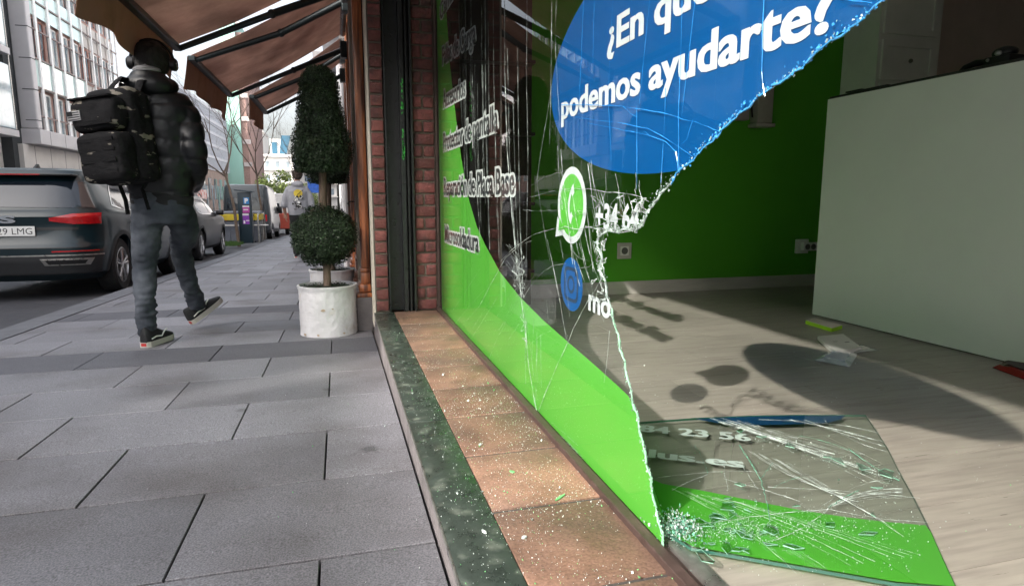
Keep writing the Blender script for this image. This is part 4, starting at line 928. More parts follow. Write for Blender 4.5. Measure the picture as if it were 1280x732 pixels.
def vehicle(name, label, cat, loc, lv, paint, n=5, wy=(.86,3.5), wr=.34, rz=0, van=False, detail=True, plate=None, group=None, dark_strip=True):
    B = Body(lv, n); root = thing(name, label, cat, loc, group=group); root.rotation_euler = (-SL, 0, rz)
    zs = []; 
    for a, b in zip(lv, lv[1:]): zs += [a[0], (a[0]+b[0])/2]
    zs.append(lv[-1][0]); N = 72; vs = []
    for z in zs: vs += B.ring(z, N)
    k = len(zs); mb = MB(); mb.add(vs, [(i*N+j, i*N+(j+1)%N, (i+1)*N+(j+1)%N, (i+1)*N+j) for i in range(k-1) for j in range(N)] + [tuple(range(N))[::-1], tuple((k-1)*N+j for j in range(N))])
    o = mb.build('body', paint, root, smooth=False, local=True)
    W = B.at(.4)[0]; cut = MB()
    for y in wy:
        for sd in (-1,1): cut.tube([(sd*(W-.27),y,wr),(sd*(W+.2),y,wr)], wr+.055, n=40)
    c = cut.build('cut', rubber); fixn(c); c.parent = root
    m = o.modifiers.new('b', 'BOOLEAN'); m.object = c; m.operation = 'DIFFERENCE'; m.solver = 'EXACT'
    dg = bpy.context.evaluated_depsgraph_get(); dg.update(); me = bpy.data.meshes.new_from_object(o.evaluated_get(dg)); o.modifiers.clear(); o.data = me
    bpy.data.objects.remove(c)
    me.polygons.foreach_set('use_smooth', [True]*len(me.polygons)); 
    try: me.set_sharp_from_angle(angle=R(28))
    except Exception: pass
    for y in wy:
        for sd in (-1,1): wheel(root, sd*(W-.115), y, wr, sd)
    H = lv[-1][0]
    for sd in (-1,1):   # arch cladding
        mb = MB()
        for y in wy:
            arcp = []
            for i in range(21):
                a = math.pi*(i/20)*1.06 - .1
                for rr in (wr+.052, wr+.105):
                    yy, zz = y+rr*math.cos(a), wr+rr*math.sin(a); zz = max(zz, lv[0][0]+.01); arcp.append(B.pt(B.u('y', yy, zz), zz, .006, sd))
            mb.add(arcp, [(2*i, 2*i+1, 2*i+3, 2*i+2) for i in range(20)])
        fixn(mb.build('arch_trim', cladd, root, local=True))
    if not van:
        mb = MB(); B.patch(mb, [('x',-.66,1.07),('x',0,1.05),('x',.66,1.07)], [('x',-.52,1.345),('x',0,1.365),('x',.52,1.345)], .006, nu=24); mb.build('rear_window', carglass, root, smooth=60, local=True)
        for sd in (-1,1):
            mb = MB(); B.patch(mb, [('y',.80,1.10),('y',1.10,1.05),('y',1.98,1.04)], [('y',.95,1.26),('y',1.15,1.38),('y',1.98,1.40)], .005, sd); mb.build('rear_door_window', carglass, root, smooth=60, local=True)
            mb = MB(); B.patch(mb, [('y',2.04,1.04),('y',2.6,1.04),('y',3.0,1.05)], [('y',2.04,1.40),('y',2.3,1.39),('y',2.45,1.32)], .005, sd); mb.build('front_door_window', carglass, root, smooth=60, local=True)
            mb = MB(); B.patch(mb, [('x',.40,.90),('x',.62,.865),('y',.32,.87)], [('x',.40,.935),('x',.62,.985),('y',.36,1.0)], .012, sd, nu=18); mb.build('tail_light', redlens, root, smooth=60, local=True)
            mb = MB(); mb.box(sd*W-.02 if sd>0 else -W-.14, W+.16 if sd>0 else -W+.02, 2.78, 2.9, 1.02, 1.15, bev=.03); mb.build('wing_mirror', paint, root, smooth=50, local=True)
            mb = MB(); mb.tube([(sd*.60,.62,1.46),(sd*.62,.85,1.53),(sd*.63,1.6,1.555),(sd*.63,2.2,1.54),(sd*.62,2.45,1.47)], .016, n=6); mb.build('roof_rail', alu, root, smooth=60, local=True)
            mb = MB(); 
            for (y0,y1) in ((1.05,1.95),(2.0,3.05)):
                B.patch(mb, [('y',y0,.45),('y',y0+.01,.45)], [('y',y0,1.02),('y',y0+.01,1.02)], .003, sd, nu=1)
            mb.build('door_gap', black, root, local=True)
            mb = MB(); B.patch(mb, [('y',1.15,.86),('y',1.33,.86)], [('y',1.15,.89),('y',1.33,.89)], .02, sd, nu=3, nv=2); B.patch(mb, [('y',2.1,.85),('y',2.28,.85)], [('y',2.1,.88),('y',2.28,.88)], .02, sd, nu=3, nv=2); mb.each('door_handle', paint, root, local=True)
            mb = MB(); B.patch(mb, [('y',.72,1.09),('y',1.08,1.035),('y',3.02,1.025)], [('y',.74,1.105),('y',1.09,1.05),('y',3.0,1.04)], .0065, sd, nu=30, nv=1); B.patch(mb, [('y',.73,1.10),('y',.90,1.25),('y',1.1,1.385)], [('y',.76,1.10),('y',.93,1.25),('y',1.12,1.372)], .0065, sd, nu=12, nv=1); mb.build('window_trim', chrome, root, local=True)
        mb = MB(); y_ = B.at(1.45)[1]; mb.box(-.58,.58, y_-.13, y_+.18, 1.425, 1.45, bev=.01); mb.build('roof_spoiler', black, root, smooth=40, local=True)
        mb = MB(); mb.box(-.26,.26, y_-.134, y_-.1305, 1.430, 1.442); mb.build('brake_lamp', redlens, root, local=True)
        mb = MB(); mb.slab([(0,.78,1.535),(0,.98,1.535),(0,.93,1.60),(0,.90,1.60)], (.02,0,0)); mb.build('roof_antenna', black, root, local=True)
        mb = MB(); B.patch(mb, [('x',-.84,.30),('x',0,.29),('x',.80,.30),('y',.30,.34)], [('x',-.84,.50),('x',0,.47),('x',.80,.50),('y',.30,.50)], .010, nu=40); B.patch(mb, [('x',-.80,.30),('y',.30,.32)], [('x',-.80,.5),('y',.30,.5)], .010, -1); mb.build('bumper_cladding', cladd, root, smooth=60, local=True)
        mb = MB(); B.patch(mb, [('x',-.84,.505),('x',.84,.505)], [('x',-.84,.52),('x',.84,.52)], .016, nu=30, nv=2); B.patch(mb, [('x',.34,.395),('x',.74,.395)], [('x',.30,.475),('x',.78,.475)], .016); B.patch(mb, [('x',.34,.395),('x',.74,.395)], [('x',.30,.475),('x',.78,.475)], .016, -1); mb.each('bumper_trim', alu, root, local=True)
        mb = MB(); B.patch(mb, [('x',.38,.41),('x',.70,.41)], [('x',.35,.455),('x',.73,.455)], .020); B.patch(mb, [('x',.38,.41),('x',.70,.41)], [('x',.35,.455),('x',.73,.455)], .020, -1); B.patch(mb, [('x',-.66,.80),('x',.66,.80)], [('x',-.66,.83),('x',.66,.83)], .008, nu=24, nv=1); B.patch(mb, [('x',-.78,.595),('x',.78,.595)], [('x',-.78,.603),('x',.78,.603)], .004, nu=24, nv=1); mb.each('dark_insert', black, root, local=True)
        mb = MB(); B.patch(mb, [('x',.42,.548),('x',.82,.552)], [('x',.42,.562),('x',.82,.566)], .008); B.patch(mb, [('x',.42,.548),('x',.82,.552)], [('x',.42,.562),('x',.82,.566)], .008, -1); mb.each('reflector', redlens, root, local=True)
        yw = B.pt(0, 1.12, 0).y; mb = MB(); mb.tube([(-.03,yw-.02,1.075),(.22,yw-.0,1.095),(.42,yw+.0,1.10)], [.016,.011,.006], n=6); mb.build('wiper', black, root, local=True)
    else:
        for sd in (-1,1):
            mb = MB(); B.patch(mb, [('x',.08,1.25),('x',.78,1.25)], [('x',.08,1.85),('x',.74,1.85)], .008, sd); mb.build('rear_window', carglass, root, smooth=60, local=True)
            mb = MB(); B.patch(mb, [('x',.86,.82),('y',.06,.82)], [('x',.86,1.12),('y',.06,1.12)], .012, sd, nu=6); mb.build('tail_light', redlens, root, smooth=60, local=True)
            L_ = lv[3][3]; mb = MB(); B.patch(mb, [('y',L_-2.1,1.3),('y',L_-1.25,1.3)], [('y',L_-2.1,1.85),('y',L_-1.6,1.85)], .006, sd); mb.build('side_window', carglass, root, smooth=60, local=True)
            mb = MB(); mb.box(sd*W if sd > 0 else -W-.2, W+.2 if sd > 0 else -W, L_-1.3, L_-1.2, 1.2, 1.55, bev=.03); mb.build('wing_mirror', black, root, smooth=50, local=True)
        mb = MB(); B.patch(mb, [('x',-.85,.42),('x',.85,.42)], [('x',-.85,.66),('x',.85,.66)], .02, nu=20); mb.build('rear_bumper', cladd, root, local=True)
        mb = MB(); B.patch(mb, [('x',-.005,.7),('x',.005,.7)], [('x',-.005,2.2),('x',.005,2.2)], .004, nu=2); mb.build('door_gap', black, root, local=True)
    if plate:
        zp = .735; yp = min(B.pt(.26, zp, 0).y, B.pt(0, zp, 0).y) - .010
        mb = MB(); mb.box(-.26,.26, yp-.006, yp, zp, zp+.11, bev=.002); p_ = mb.build('number_plate', pm('plate_white', (.78,.78,.76), rough=.35, var=.02), root, local=True)
        mb = MB(); mb.box(-.258,-.225, yp-.0066, yp-.0061, zp+.004, zp+.106); mb.build('plate_band', pm('plate_blue', (.01,.05,.35), rough=.4), p_, local=True)
        mb = MB(); letters(mb, plate, (-.205, yp-.0068, zp+.020), (1,0,0), (0,0,1), .44, .070, offset=-.005); mb.build('plate_lettering', black, p_, local=True)
        mb = MB(); letters(mb, 'S', (-.065, B.pt(0,.9,0).y-.016, .885), (1,0,0), (0,0,1), .13, .075, offset=.05); mb.build('emblem', chrome, root, local=True)
    return root
suv = [(.22,.78,.14,4.18),(.30,.86,.04,4.30),(.46,.895,.0,4.36),(.60,.905,.0,4.36),(.66,.903,.045,4.36),(.82,.91,.075,4.33),(.95,.90,.06,4.27),(1.00,.885,.085,4.10),(1.035,.865,.12,3.45),(1.06,.85,.13,3.25),(1.20,.785,.235,2.98),(1.36,.705,.36,2.62),(1.44,.66,.42,2.40),(1.50,.61,.47,2.2),(1.53,.52,.58,1.95),(1.545,.30,.85,1.7)]
paint1 = pm('dark_teal_car_paint', (.005,.017,.023), rough=.3, metal=.1, coat=.35, var=.06, spec=.4)
paint2 = pm('graphite_car_paint', (.018,.017,.020), rough=.3, metal=.1, coat=.15, var=.06, spec=.35)
vehicle('parked_car', 'dark teal car with a 9729 LMG plate, nearest of the cars parked at the kerb', 'car', (-3.57, 8.18, gz(8.18)-.12), suv, paint1, plate='9729 LMG', group='vehicles parked along the kerb')
vehicle('parked_car', 'graphite grey car parked at the kerb directly ahead of the dark teal one', 'car', (-3.84, 14.45, gz(14.45)-.12), suv, paint2, plate=None, group='vehicles parked along the kerb')
vanlv = [(.30,.92,.08,5.5),(.42,.98,.0,5.6),(.60,1.0,.0,5.62),(.75,1.0,.03,5.6),(1.0,1.0,.04,5.35),(1.2,.99,.05,4.85),(1.5,.97,.06,4.55),(2.0,.93,.09,4.25),(2.3,.90,.12,3.9),(2.42,.85,.16,3.7),(2.46,.7,.3,3.5)]
vehicle('parked_van', 'dark grey panel van with two rear windows parked beyond the parking meter', 'van', (-3.95, 30.0, gz(30)-.12), vanlv, pm('van_dark_paint', (.035,.045,.052), rough=.35, coat=.6, var=.08), n=9, wy=(1.0,4.5), van=True, group='vehicles parked along the kerb')
# white and red lorry ahead of the van
y = 38.0; g = gz(y)-.12; xr = onY(362, 280, y).x
root = thing('lorry', 'small white lorry with a red lower body beyond the dark van', 'lorry', (xr-1, y, g))
mb = MB(); mb.box(xr-2.0, xr, y, y+5, g+.35, g+1.25, bev=.05); mb.build('lower_body', pm('lorry_red', (.38,.06,.035), rough=.5, coat=.3), root)
mb = MB(); mb.box(xr-2.0, xr-.02, y+.05, y+5, g+1.252, g+2.35, bev=.05); mb.build('upper_body', pm('lorry_white', (.72,.70,.68), rough=.5), root)
mb = MB(); mb.box(xr-.75, xr-.5, y-.04, y-.003, g+1.35, g+1.8, bev=.01); mb.box(xr-1.7,xr-1.0,y+.02,y+.045,g+1.5,g+2.0); mb.build('rear_window', carglass, root)
for xx, yy in ((xr-.2,y+.9),(xr-1.8,y+.9),(xr-.2,y+4),(xr-1.8,y+4)):
    mb = MB(); mb.tube([(xx-.1,yy,g+.38),(xx+.1,yy,g+.38)], .38, n=24); mb.build('wheel', rubber, root)
# ---------------------------------------------------------------- street furniture
navy = pm('parking_meter_blue', (.012,.028,.040), rough=.45, var=.2)
yM = 22.3; gM = gz(yM); x0, x1 = onY(300,300,yM).x, onY(316.5,300,yM).x; zt = onY(308,238,yM).z
root = thing('parking_meter', 'dark blue pay-and-display parking meter with a P sign and purple posters on the kerb', 'parking meter', ((x0+x1)/2, yM, gM))
mb = MB(); mb.box(x0, x1, yM, yM+.34, gM, zt-.06, bev=.015); mb.build('cabinet', navy, root, smooth=40)
mb = MB(); mb.slab([(x0-.07, yM-.06, zt), (x1+.07, yM-.06, zt-.07), (x1+.07, yM+.4, zt-.07), (x0-.07, yM+.4, zt)], (0,0,.035)); mb.build('roof_plate', navy, root)
u = lambda px, py: onY(px, py, yM-.003)
def sign(name, pxs, m, parent=root, off=.003):
    a, b = onY(pxs[0], pxs[1], yM-off), onY(pxs[2], pxs[3], yM-off); mb = MB(); mb.box(a.x, b.x, yM-off, yM-off+.002, b.z, a.z); return mb.build(name, m, parent), a, b
s_, a, b = sign('p_sign', (304,247,311.5,255), pm('sign_blue', (.02,.20,.50), rough=.4))
mb = MB(); letters(mb, 'P', (a.x+(b.x-a.x)*.25, yM-.0045, b.z+(a.z-b.z)*.18), (1,0,0), (0,0,1), (b.x-a.x)*.5, (a.z-b.z)*.66, offset=.06); mb.build('sign_letter', whitep, s_)
s_, a, b = sign('poster', (303,257,312,266), pm('poster_magenta', (.42,.05,.30), rough=.5, var=.3, vs=20))
mb = MB(); mb.box(a.x, b.x, yM-.0045, yM-.0035, a.z-.05, a.z); mb.box(a.x+.02, b.x-.04, yM-.0045, yM-.0035, a.z-.15, a.z-.11); mb.each('poster_print', whitep, s_)
s_, a, b = sign('poster', (303,267,312,280), pm('poster_purple', (.22,.04,.36), rough=.5, var=.3, vs=20))
mb = MB(); mb.box(a.x, b.x-.01, yM-.0045, yM-.0035, a.z-.06, a.z); mb.box(a.x+.02, a.x+.07, yM-.0045, yM-.0035, b.z+.02, b.z+.12); mb.box(a.x+.1, a.x+.2, yM-.0045, yM-.0035, b.z+.1, b.z+.13); mb.each('poster_print', whitep, s_)
# wheelie container with a yellow band
yC = 24.4; g = gz(yC)-.12; x0 = onY(268,300,yC).x; x1 = x0 + 1.55; zt = onY(285,267,yC).z
root = thing('waste_container', 'grey waste container with a yellow band under its lid beside the parking meter', 'waste container', ((x0+x1)/2, yC, g))
cg = pm('container_grey', (.16,.17,.20), rough=.55, var=.12)
mb = MB(); P0 = [(x0+.08,yC+.06),(x1-.08,yC+.06),(x1-.08,yC+1.0),(x0+.08,yC+1.0)]; P1 = [(x0,yC),(x1,yC),(x1,yC+1.08),(x0,yC+1.08)]
mb.add([(p[0],p[1],g+.12) for p in P0] + [(p[0],p[1],zt-.30) for p in P1], [(3,2,1,0),(4,5,6,7),(0,1,5,4),(1,2,6,5),(2,3,7,6),(3,0,4,7)])
for k in range(5): xx = x0+.2+k*.29; mb.box(xx, xx+.04, yC+.0, yC+.05, g+.2, zt-.36)
mb.build('bin_body', cg, root)
mb = MB(); mb.box(x0-.03, x1+.03, yC-.04, yC+1.1, zt-.24, zt-.02, bev=.02); mb.build('yellow_band', pm('container_yellow', (.62,.46,.03), rough=.5), root)
mb = MB(); mb.box(x0-.02, x1+.02, yC-.02, yC+1.1, zt-.019, zt+.07, bev=.03); mb.build('lid', cg, root)
mb = MB(); mb.tube([(x0-.05,yC-.1,zt-.42),(x1+.3,yC-.1,zt-.42)], .03, n=8); mb.build('lift_bar', alu, root)
mb = MB()
for xx in (x0+.2, x1-.2): mb.tube([(xx-.03,yC+.15,g+.08),(xx+.03,yC+.15,g+.08)], .08, n=14)
mb.each('castor', rubber, root)
# bicycle hoop rail
yB = 24.0; xb = onY(322,297,yB).x
root = thing('cycle_stand', 'pale steel bicycle hoops beside the parking meter', 'bicycle stand', (xb, yB, gz(yB)))
for k in range(2):
    yy = yB + k*1.3; mb = MB(); pth = [(xb+.05, yy, gz(yy)-.1), (xb+.05, yy, gz(yy)+.85)] + [(xb+.05, yy+.38-.38*math.cos(a), gz(yy)+.85+.14*math.sin(a)) for a in [math.pi*i/8 for i in range(1,8)]] + [(xb+.05, yy+.76, gz(yy)+.85), (xb+.05, yy+.76, gz(yy)-.1)]; mb.tube(pth, .028, n=8); mb.build('hoop', alu, root, smooth=60)
# a bicycle locked there
root = thing('bicycle', 'dark bicycle locked between the parking meter and the steel hoops', 'bicycle', (xb-.18, yB+.3, gz(yB)))
bx = xb-.18
for yy in (yB+.1, yB+1.12):
    mb = MB(); mb.tube([(bx, yy+.33*math.cos(a), gz(yy)+.35+.33*math.sin(a)) for a in [2*math.pi*i/24 for i in range(25)]], .018, n=6); 
    for q in range(8): mb.tube([(bx,yy,gz(yy)+.35),(bx,yy+.32*math.cos(q*.785),gz(yy)+.35+.32*math.sin(q*.785))], .003, n=3)
    mb.build('wheel', rubber, root)
mb = MB(); gb = gz(yB); A, B_, C_, D_, E2 = (bx,yB+.1,gb+.35), (bx,yB+.52,gb+.32), (bx,yB+.40,gb+.82), (bx,yB+.98,gb+.80), (bx,yB+1.12,gb+.33)
for p, q in ((A,B_),(A,C_),(B_,C_),(B_,D_),(C_,D_),(D_,E2)): mb.tube([p,q], .016, n=6)
mb.build('frame', blackm, root)
mb = MB(); mb.box(bx-.07,bx+.07,yB+.27,yB+.52,gb+.9,gb+.95,bev=.02); mb.build('saddle', black, root)
mb = MB(); mb.tube([(bx-.26,yB+.92,gb+1.0),(bx,yB+1.0,gb+.98),(bx+.26,yB+.92,gb+1.0)], .013, n=6); mb.build('handlebar', alu, root)
# blue hoarding far ahead and a far parked car beyond
yH = 34; root = thing('blue_hoarding', 'small blue banner on two posts far along the pavement beside the hooded walker', 'hoarding', (-.5, yH, gz(yH)))
a, b = onY(384,223,yH), onY(399,241,yH)
mb = MB(); mb.box(a.x, b.x, yH, yH+.03, b.z, a.z); mb.build('banner', pm('banner_blue', (.03,.12,.50), rough=.6, var=.4, vs=8, c2=(.4,.45,.6), c2s=5, c2t=(.6,.7)), root)
mb = MB(); 
for xx in (a.x+.03, b.x-.03): mb.tube([(xx,yH+.05,gz(yH)),(xx,yH+.05,a.z+.05)], .03, n=8)
mb.each('post', alu, root)
# grass bed beside the meter
mb = MB()
for k in range(1500): x = random.uniform(-4.1,-3.05); y = random.uniform(20.6,22.9); h = random.uniform(.05,.14); mb.add([(x-.01,y,gz(y)-.02),(x+.01,y,gz(y)-.02),(x+random.uniform(-.03,.03),y,gz(y)-.02+h)], [(0,1,2)])
o = mb.build('grass', pm('grass_green', (.05,.11,.02), rough=.8, island=.4), kind='stuff'); o['label'] = 'short grass in the planting bed by the parking meter'
mb = MB(); mb.box(-4.3,-2.42,20.4,25.9,gz(20.4)-.22,gz(25.9)+.0); mb.build('planting_bed', kerbst, kind='structure')

# ---------------------------------------------------------------- bare street trees and far greenery
def bare_tree(name, label, x, y, h, seed, spread=1.0, lean=0, group='bare street trees'):
    rnd = random.Random(seed); root = thing(name, label, 'tree', (x, y, gz(y)-.1), group=group)
    tr, cr = MB(), MB()
    def grow(p, d, l, r, lev):
        mb = tr if lev == 0 else cr; pts = [p]; q = p.copy(); dd = d.copy(); k = 4 if lev < 2 else 3
        for i in range(k): dd = (dd + Vector((rnd.uniform(-.16,.16), rnd.uniform(-.16,.16), rnd.uniform(-.02,.14)))).normalized(); q = q + dd*l/k; pts.append(q.copy())
        mb.tube(pts, [r*(1-.45*i/k) for i in range(k+1)], n=8 if lev == 0 else (5 if lev < 3 else 3), cap=False)
        if lev >= 6 or l < .16: return
        nb = 4 if lev == 0 else (3 if lev < 4 else 2)
        for b in range(nb):
            a = rnd.uniform(0,6.28); t = rnd.uniform(.5,.95) * (1 if lev else 1.0); sp = rnd.uniform(.35,.75)*spread; s = dd.cross(Vector((math.cos(a), math.sin(a), .1))).normalized()
            base = pts[min(k, max(1, int(t*k+.5)))] if lev else pts[-1] - dd*rnd.uniform(0,.35)
            grow(base, (dd + s*sp).normalized(), l*rnd.uniform(.58,.80), r*rnd.uniform(.42,.6), lev+1)
    grow(Vector((x, y, gz(y)-.1)), Vector((lean, 0, 1)).normalized(), h*.40, .055, 0)
    tr.build('trunk', barkm, root, smooth=60); cr.build('crown', pm('twig_bark', (.10,.075,.06), rough=.9, var=.3), root)
bare_tree('bare_tree', 'bare street tree whose trunk rises just left of the parking meter', onY(298,300,22.0).x, 22.1, 6.3, 3, 1.15)
bare_tree('bare_tree', 'bare street tree standing between the parking meter and the dark van', onY(326,295,27).x+.1, 27.0, 7.0, 11, .8)
bare_tree('bare_tree', 'thin bare tree farthest along the kerb, over the white lorry', -2.9, 46, 8.5, 23, .8)
bare_tree('bare_tree', 'bare tree across the road in front of the ribbed pale block', -9.5, 46, 7.5, 31, 1.1)
bare_tree('bare_tree', 'unseen bare tree added on the far pavement behind the camera to dapple the sun', -10.7, -5.2, 10.5, 77, 1.25)  # added out of view so its crown breaks up the sun
def green_tree(label, x, y, h, r, seed, n=2500):
    rnd = random.Random(seed); root = thing('leafy_tree', label, 'tree', (x, y, gz(y)-.1), group='leafy trees at the end of the street'); g = gz(y)-.1
    mb = MB(); mb.tube([(x,y,g),(x+.1,y,g+h*.5),(x,y,g+h*.75)], [.18,.14,.06], n=8); mb.build('trunk', barkm, root)
    mb = MB(); cl = [(Vector((x+rnd.gauss(0,r*.45), y+rnd.gauss(0,r*.45), g+h*.62+rnd.gauss(0,h*.15))), r*rnd.uniform(.25,.5)) for _ in range(14)]
    for k in range(n):
        c, rr = rnd.choice(cl); d = Vector((rnd.gauss(0,1), rnd.gauss(0,1), rnd.gauss(0,1))).normalized(); leaf(mb, c+d*rr*rnd.uniform(.5,1.1), d, .14*rnd.uniform(.6,1.3))
    mb.build('crown', pm('far_leaf', (.10,.14,.03), rough=.6, island=.5, var=.3, transl=.25), root)
for i, (lab, px, py, y, h, r) in enumerate((('sunlit leafy tree at the street end, left of the hooded walker\'s head', 340, 232, 62, 4.6, 1.9), ('low leafy tree at the street end just above the white lorry', 358, 236, 66, 5.0, 2.0), ('leafy tree at the street end behind the hooded walker', 378, 236, 70, 4.6, 1.9), ('smallest leafy tree at the street end, over the dark van roof', 325, 236, 58, 4.2, 1.4))):
    green_tree(lab, onY(px, py, y).x, y, h, r, 50+i)
# ---------------------------------------------------------------- buildings across the street
XB = -12.0
teal = pm('teal_spandrel_glass', (.60,.80,.77), rough=.12, var=.12, vs=.5, coat=1, spec=.8)
fin = pm('white_fin', (.85,.85,.84), rough=.5, var=.05)
greyp = pm('grey_cladding_panel', (.52,.50,.51), rough=.5, var=.06, vs=.8)
stonep = pm('beige_stone_panel', (.56,.53,.50), rough=.7, var=.08, vs=.8)
redbr = pm('pinkish_brick_facade', (.46,.30,.26), rough=.85, var=.15, vs=3)
winA = glaze('facade_window_glass', (.09,.14,.16), (.34,.44,.50))
whitef = pm('white_window_frame', (.68,.68,.66), rough=.5)
darkr = pm('dark_recess', (.03,.035,.038), rough=.7)
A = thing('office_building', 'glass office block with white vertical fins, teal glass panels and brick bays across the road', 'building', (XB-3, 36, gz(36)))
ZB = 2.76; F = 3.0; Ytop = 15.0
mb = MB(); mb.box(XB-9, XB-.10, 30.42, 42.0, -2.6, Ytop); mb.build('wall', redbr, A)
mb = MB(); mb.box(XB-.30, XB+.55, 30.0, 42.2, ZB-.62, ZB-.02, bev=.03); mb.build('projecting_band', greyp, A)
mb = MB(); mb.box(XB-6, XB-.12, 29.21, 30.29, -2.6, 19); mb.build('shadow_gap', darkr, A)
mb = MB(); mb.box(XB-.32, XB+.05, 29.6, 42.2, .55, ZB-.64); mb.build('fascia', stonep, A)
mb = MB(); 
for y in [30.6+1.5*i for i in range(8)]: mb.box(XB+.0505, XB+.054, y, y+.025, .56, ZB-.66); mb.box(XB+.5505, XB+.554, y+.3, y+.32, ZB-.6, ZB-.05)
mb.build('panel_joint', darkr, A)
mb = MB()
for y in (29.7, 32.6, 35.4, 38.3, 41.2): mb.box(XB-.2, XB+.02, y, y+.75, -2.5, .548)
mb.each('ground_pier', stonep, A)
mb = MB(); mb.box(XB-.09, XB-.05, 30.31, 42, -2.5, .54); mb.build('ground_recess', darkr, A)
mb = MB()
for y in (30.6, 33.5, 36.3, 39.2): mb.box(XB-.048, XB-.02, y, y+1.6, -1.8, .2)
mb.each('shop_window', winA, A)
nb = 9; dy = 11.5/nb
for k in range(4):
    z0 = ZB + k*F
    for i in range(nb):
        y0 = 30.5 + i*dy; y1 = y0+dy
        if i < 5 or k >= 2:
            mb = MB(); mb.box(XB+.05, XB+.08, y0+.06, y1-.06, z0+1.75, z0+2.95); mb.build('spandrel_panel', teal, A)
        else:
            mb = MB(); mb.box(XB-.0985, XB-.03, y0+.06, y1-.06, z0+1.75, z0+2.9); mb.build('spandrel_panel', stonep, A)
        mb = MB(); ww = random.uniform(.12,.3); mb.box(XB-.098, XB-.06, y0+ww, y1-.2, z0+.05, z0+1.65); w_ = mb.build('window', winA, A)
        mb = MB()
        a, b = y0+ww, y1-.2
        mb.box(XB-.0595, XB-.02, a, a+.06, z0+.05, z0+1.65); mb.box(XB-.0595, XB-.02, b-.06, b, z0+.05, z0+1.65); mb.box(XB-.0595, XB-.022, a+.06, b-.06, z0+1.59, z0+1.65); mb.box(XB-.0595, XB-.022, (a+b)/2-.03, (a+b)/2+.03, z0+.05, z0+1.59)
        mb.build('frame', whitef if (i*3+k) % 4 else pm('brown_frame', (.25,.10,.07), rough=.6), w_)
mb = MB()
for i in range(nb+1): y = 30.5+i*dy; w = .14 if i < 5 else .06; mb.box(XB+.082, XB+.15, y-w/2-.03, y+w/2+.03, ZB-.01, Ytop-.2)
mb.build('vertical_fin', fin, A)
mb = MB()
for k in range(11): z = ZB + .62 + k*1.18; mb.box(XB+.085, XB+.14, 30.5, 42.0, z-.035, z+.035)
mb.build('transom', pm('dark_transom', (.16,.12,.11), rough=.5, metal=.3), A)
mb = MB(); mb.box(XB-.119, XB+.5, 30.0, 30.415, ZB-.01, Ytop, bev=.05); mb.build('corner_column', greyp, A)
mb = MB()
for k in range(11): z = ZB + .3 + k*1.2; mb.box(XB+.09, XB+.51, 29.99, 30.41, z, z+.03)
mb.build('column_joint', darkr, A)
# its left neighbour: bluish glass bays, tall; stretched unseen past the camera to block the sun
D = thing('glass_bay_building', 'tall building with projecting bluish glass bays left of the finned office block', 'building', (XB-4, 12, gz(12)))
mb = MB(); mb.box(XB-8, XB-.5, -4.0, 29.2, -2.6, 12.6); mb.build('wall', stonep, D)
mb = MB()
for k in range(3):
    for j in range(6): y0 = -3.2 + j*5.4; mb.box(XB-.495, XB+.35, y0, y0+4.7, 2.55+k*3.0, 4.9+k*3.0, bev=.03)
mb.each('glass_bay', glaze('bluish_bay_glass', (.16,.26,.30), (.38,.48,.52)), D)
mb = MB()
for k in range(4):
    for j in range(6): y0 = -3.2 + j*5.4; mb.box(XB-.49, XB+.40, y0-.06, y0+4.76, 2.28+k*3.0, 2.52+k*3.0)
mb.build('bay_band', greyp, D)
mb = MB()
for j in range(6):
    for q in range(4): y0 = -3.2 + j*5.4 + q*1.55; mb.box(XB+.352, XB+.37, y0, y0+.06, 2.55, 11.4)
mb.build('bay_mullion', alu, D)
mb = MB(); 
for j in range(8): mb.box(XB-.49, XB-.44, -3.3+j*4, -.6+j*4, -2.2, 1.2)
mb.build('ground_window', darkr, D)
# unseen low building added behind the camera, roof height set to shape the sun
Rr = -.74 + (12.0+.12)/1.28 - .22
G_ = thing('low_sun_blocker', 'added low building across the road, unseen, its roof line shaping the sunlight', 'building', (XB-4, -18, -.9))
mb = MB(); mb.box(XB-10, XB, -34, -4.01, -2.6, Rr-.3); mb.build('wall', stonep, G_)
mb = MB(); mb.box(XB-.3, XB+.12, -34, -4.01, Rr-.3, Rr); mb.build('parapet', greyp, G_)
mb = MB()
for k in range(3):
    for j in range(9): mb.box(XB+.002, XB+.03, -33+j*3.2, -31.4+j*3.2, .0+k*2.8, 1.6+k*2.8)
mb.each('window', winA, G_)
# between: a lower block, then the ribbed pale block
C = thing('low_shop_block', 'low brick block with shop signs between the office block and the ribbed pale block', 'building', (XB-3, 48, gz(48)))
mb = MB(); mb.box(XB-9, XB-.1, 42.3, 54.5, -3, 4.2); mb.build('wall', redbr, C)
mb = MB()
for j in range(4): mb.box(XB-.099, XB-.05, 43+j*2.9, 45+j*2.9, 1.2, 3.0)
mb.each('window', winA, C)
P_ = thing('ribbed_block', 'pale ribbed block with rows of narrow windows over a brick base', 'building', (XB-3, 65, gz(65)))
pale = pm('pale_blue_grey_render', (.66,.68,.72), rough=.8, var=.08)
mb = MB(); mb.box(XB-9, XB, 54.8, 79.5, 2.75, 8.9); mb.build('wall', pale, P_)
mb = MB(); mb.box(XB-9, XB-.12, 54.8, 79.5, -4, 2.74); mb.build('brick_base', pm('base_brick', (.22,.17,.15), rough=.9, var=.2, vs=2), P_)
mb = MB()
for k in range(5): mb.box(XB+.001, XB+.12, 54.8, 79.5, 3.9+k*1.2, 4.15+k*1.2)
for j in range(50): mb.box(XB+.001, XB+.10, 55+j*.5, 55.06+j*.5, 2.8, 8.8)
mb.build('rib', pm('rib_grey', (.40,.42,.46), rough=.7), P_)
mb = MB()
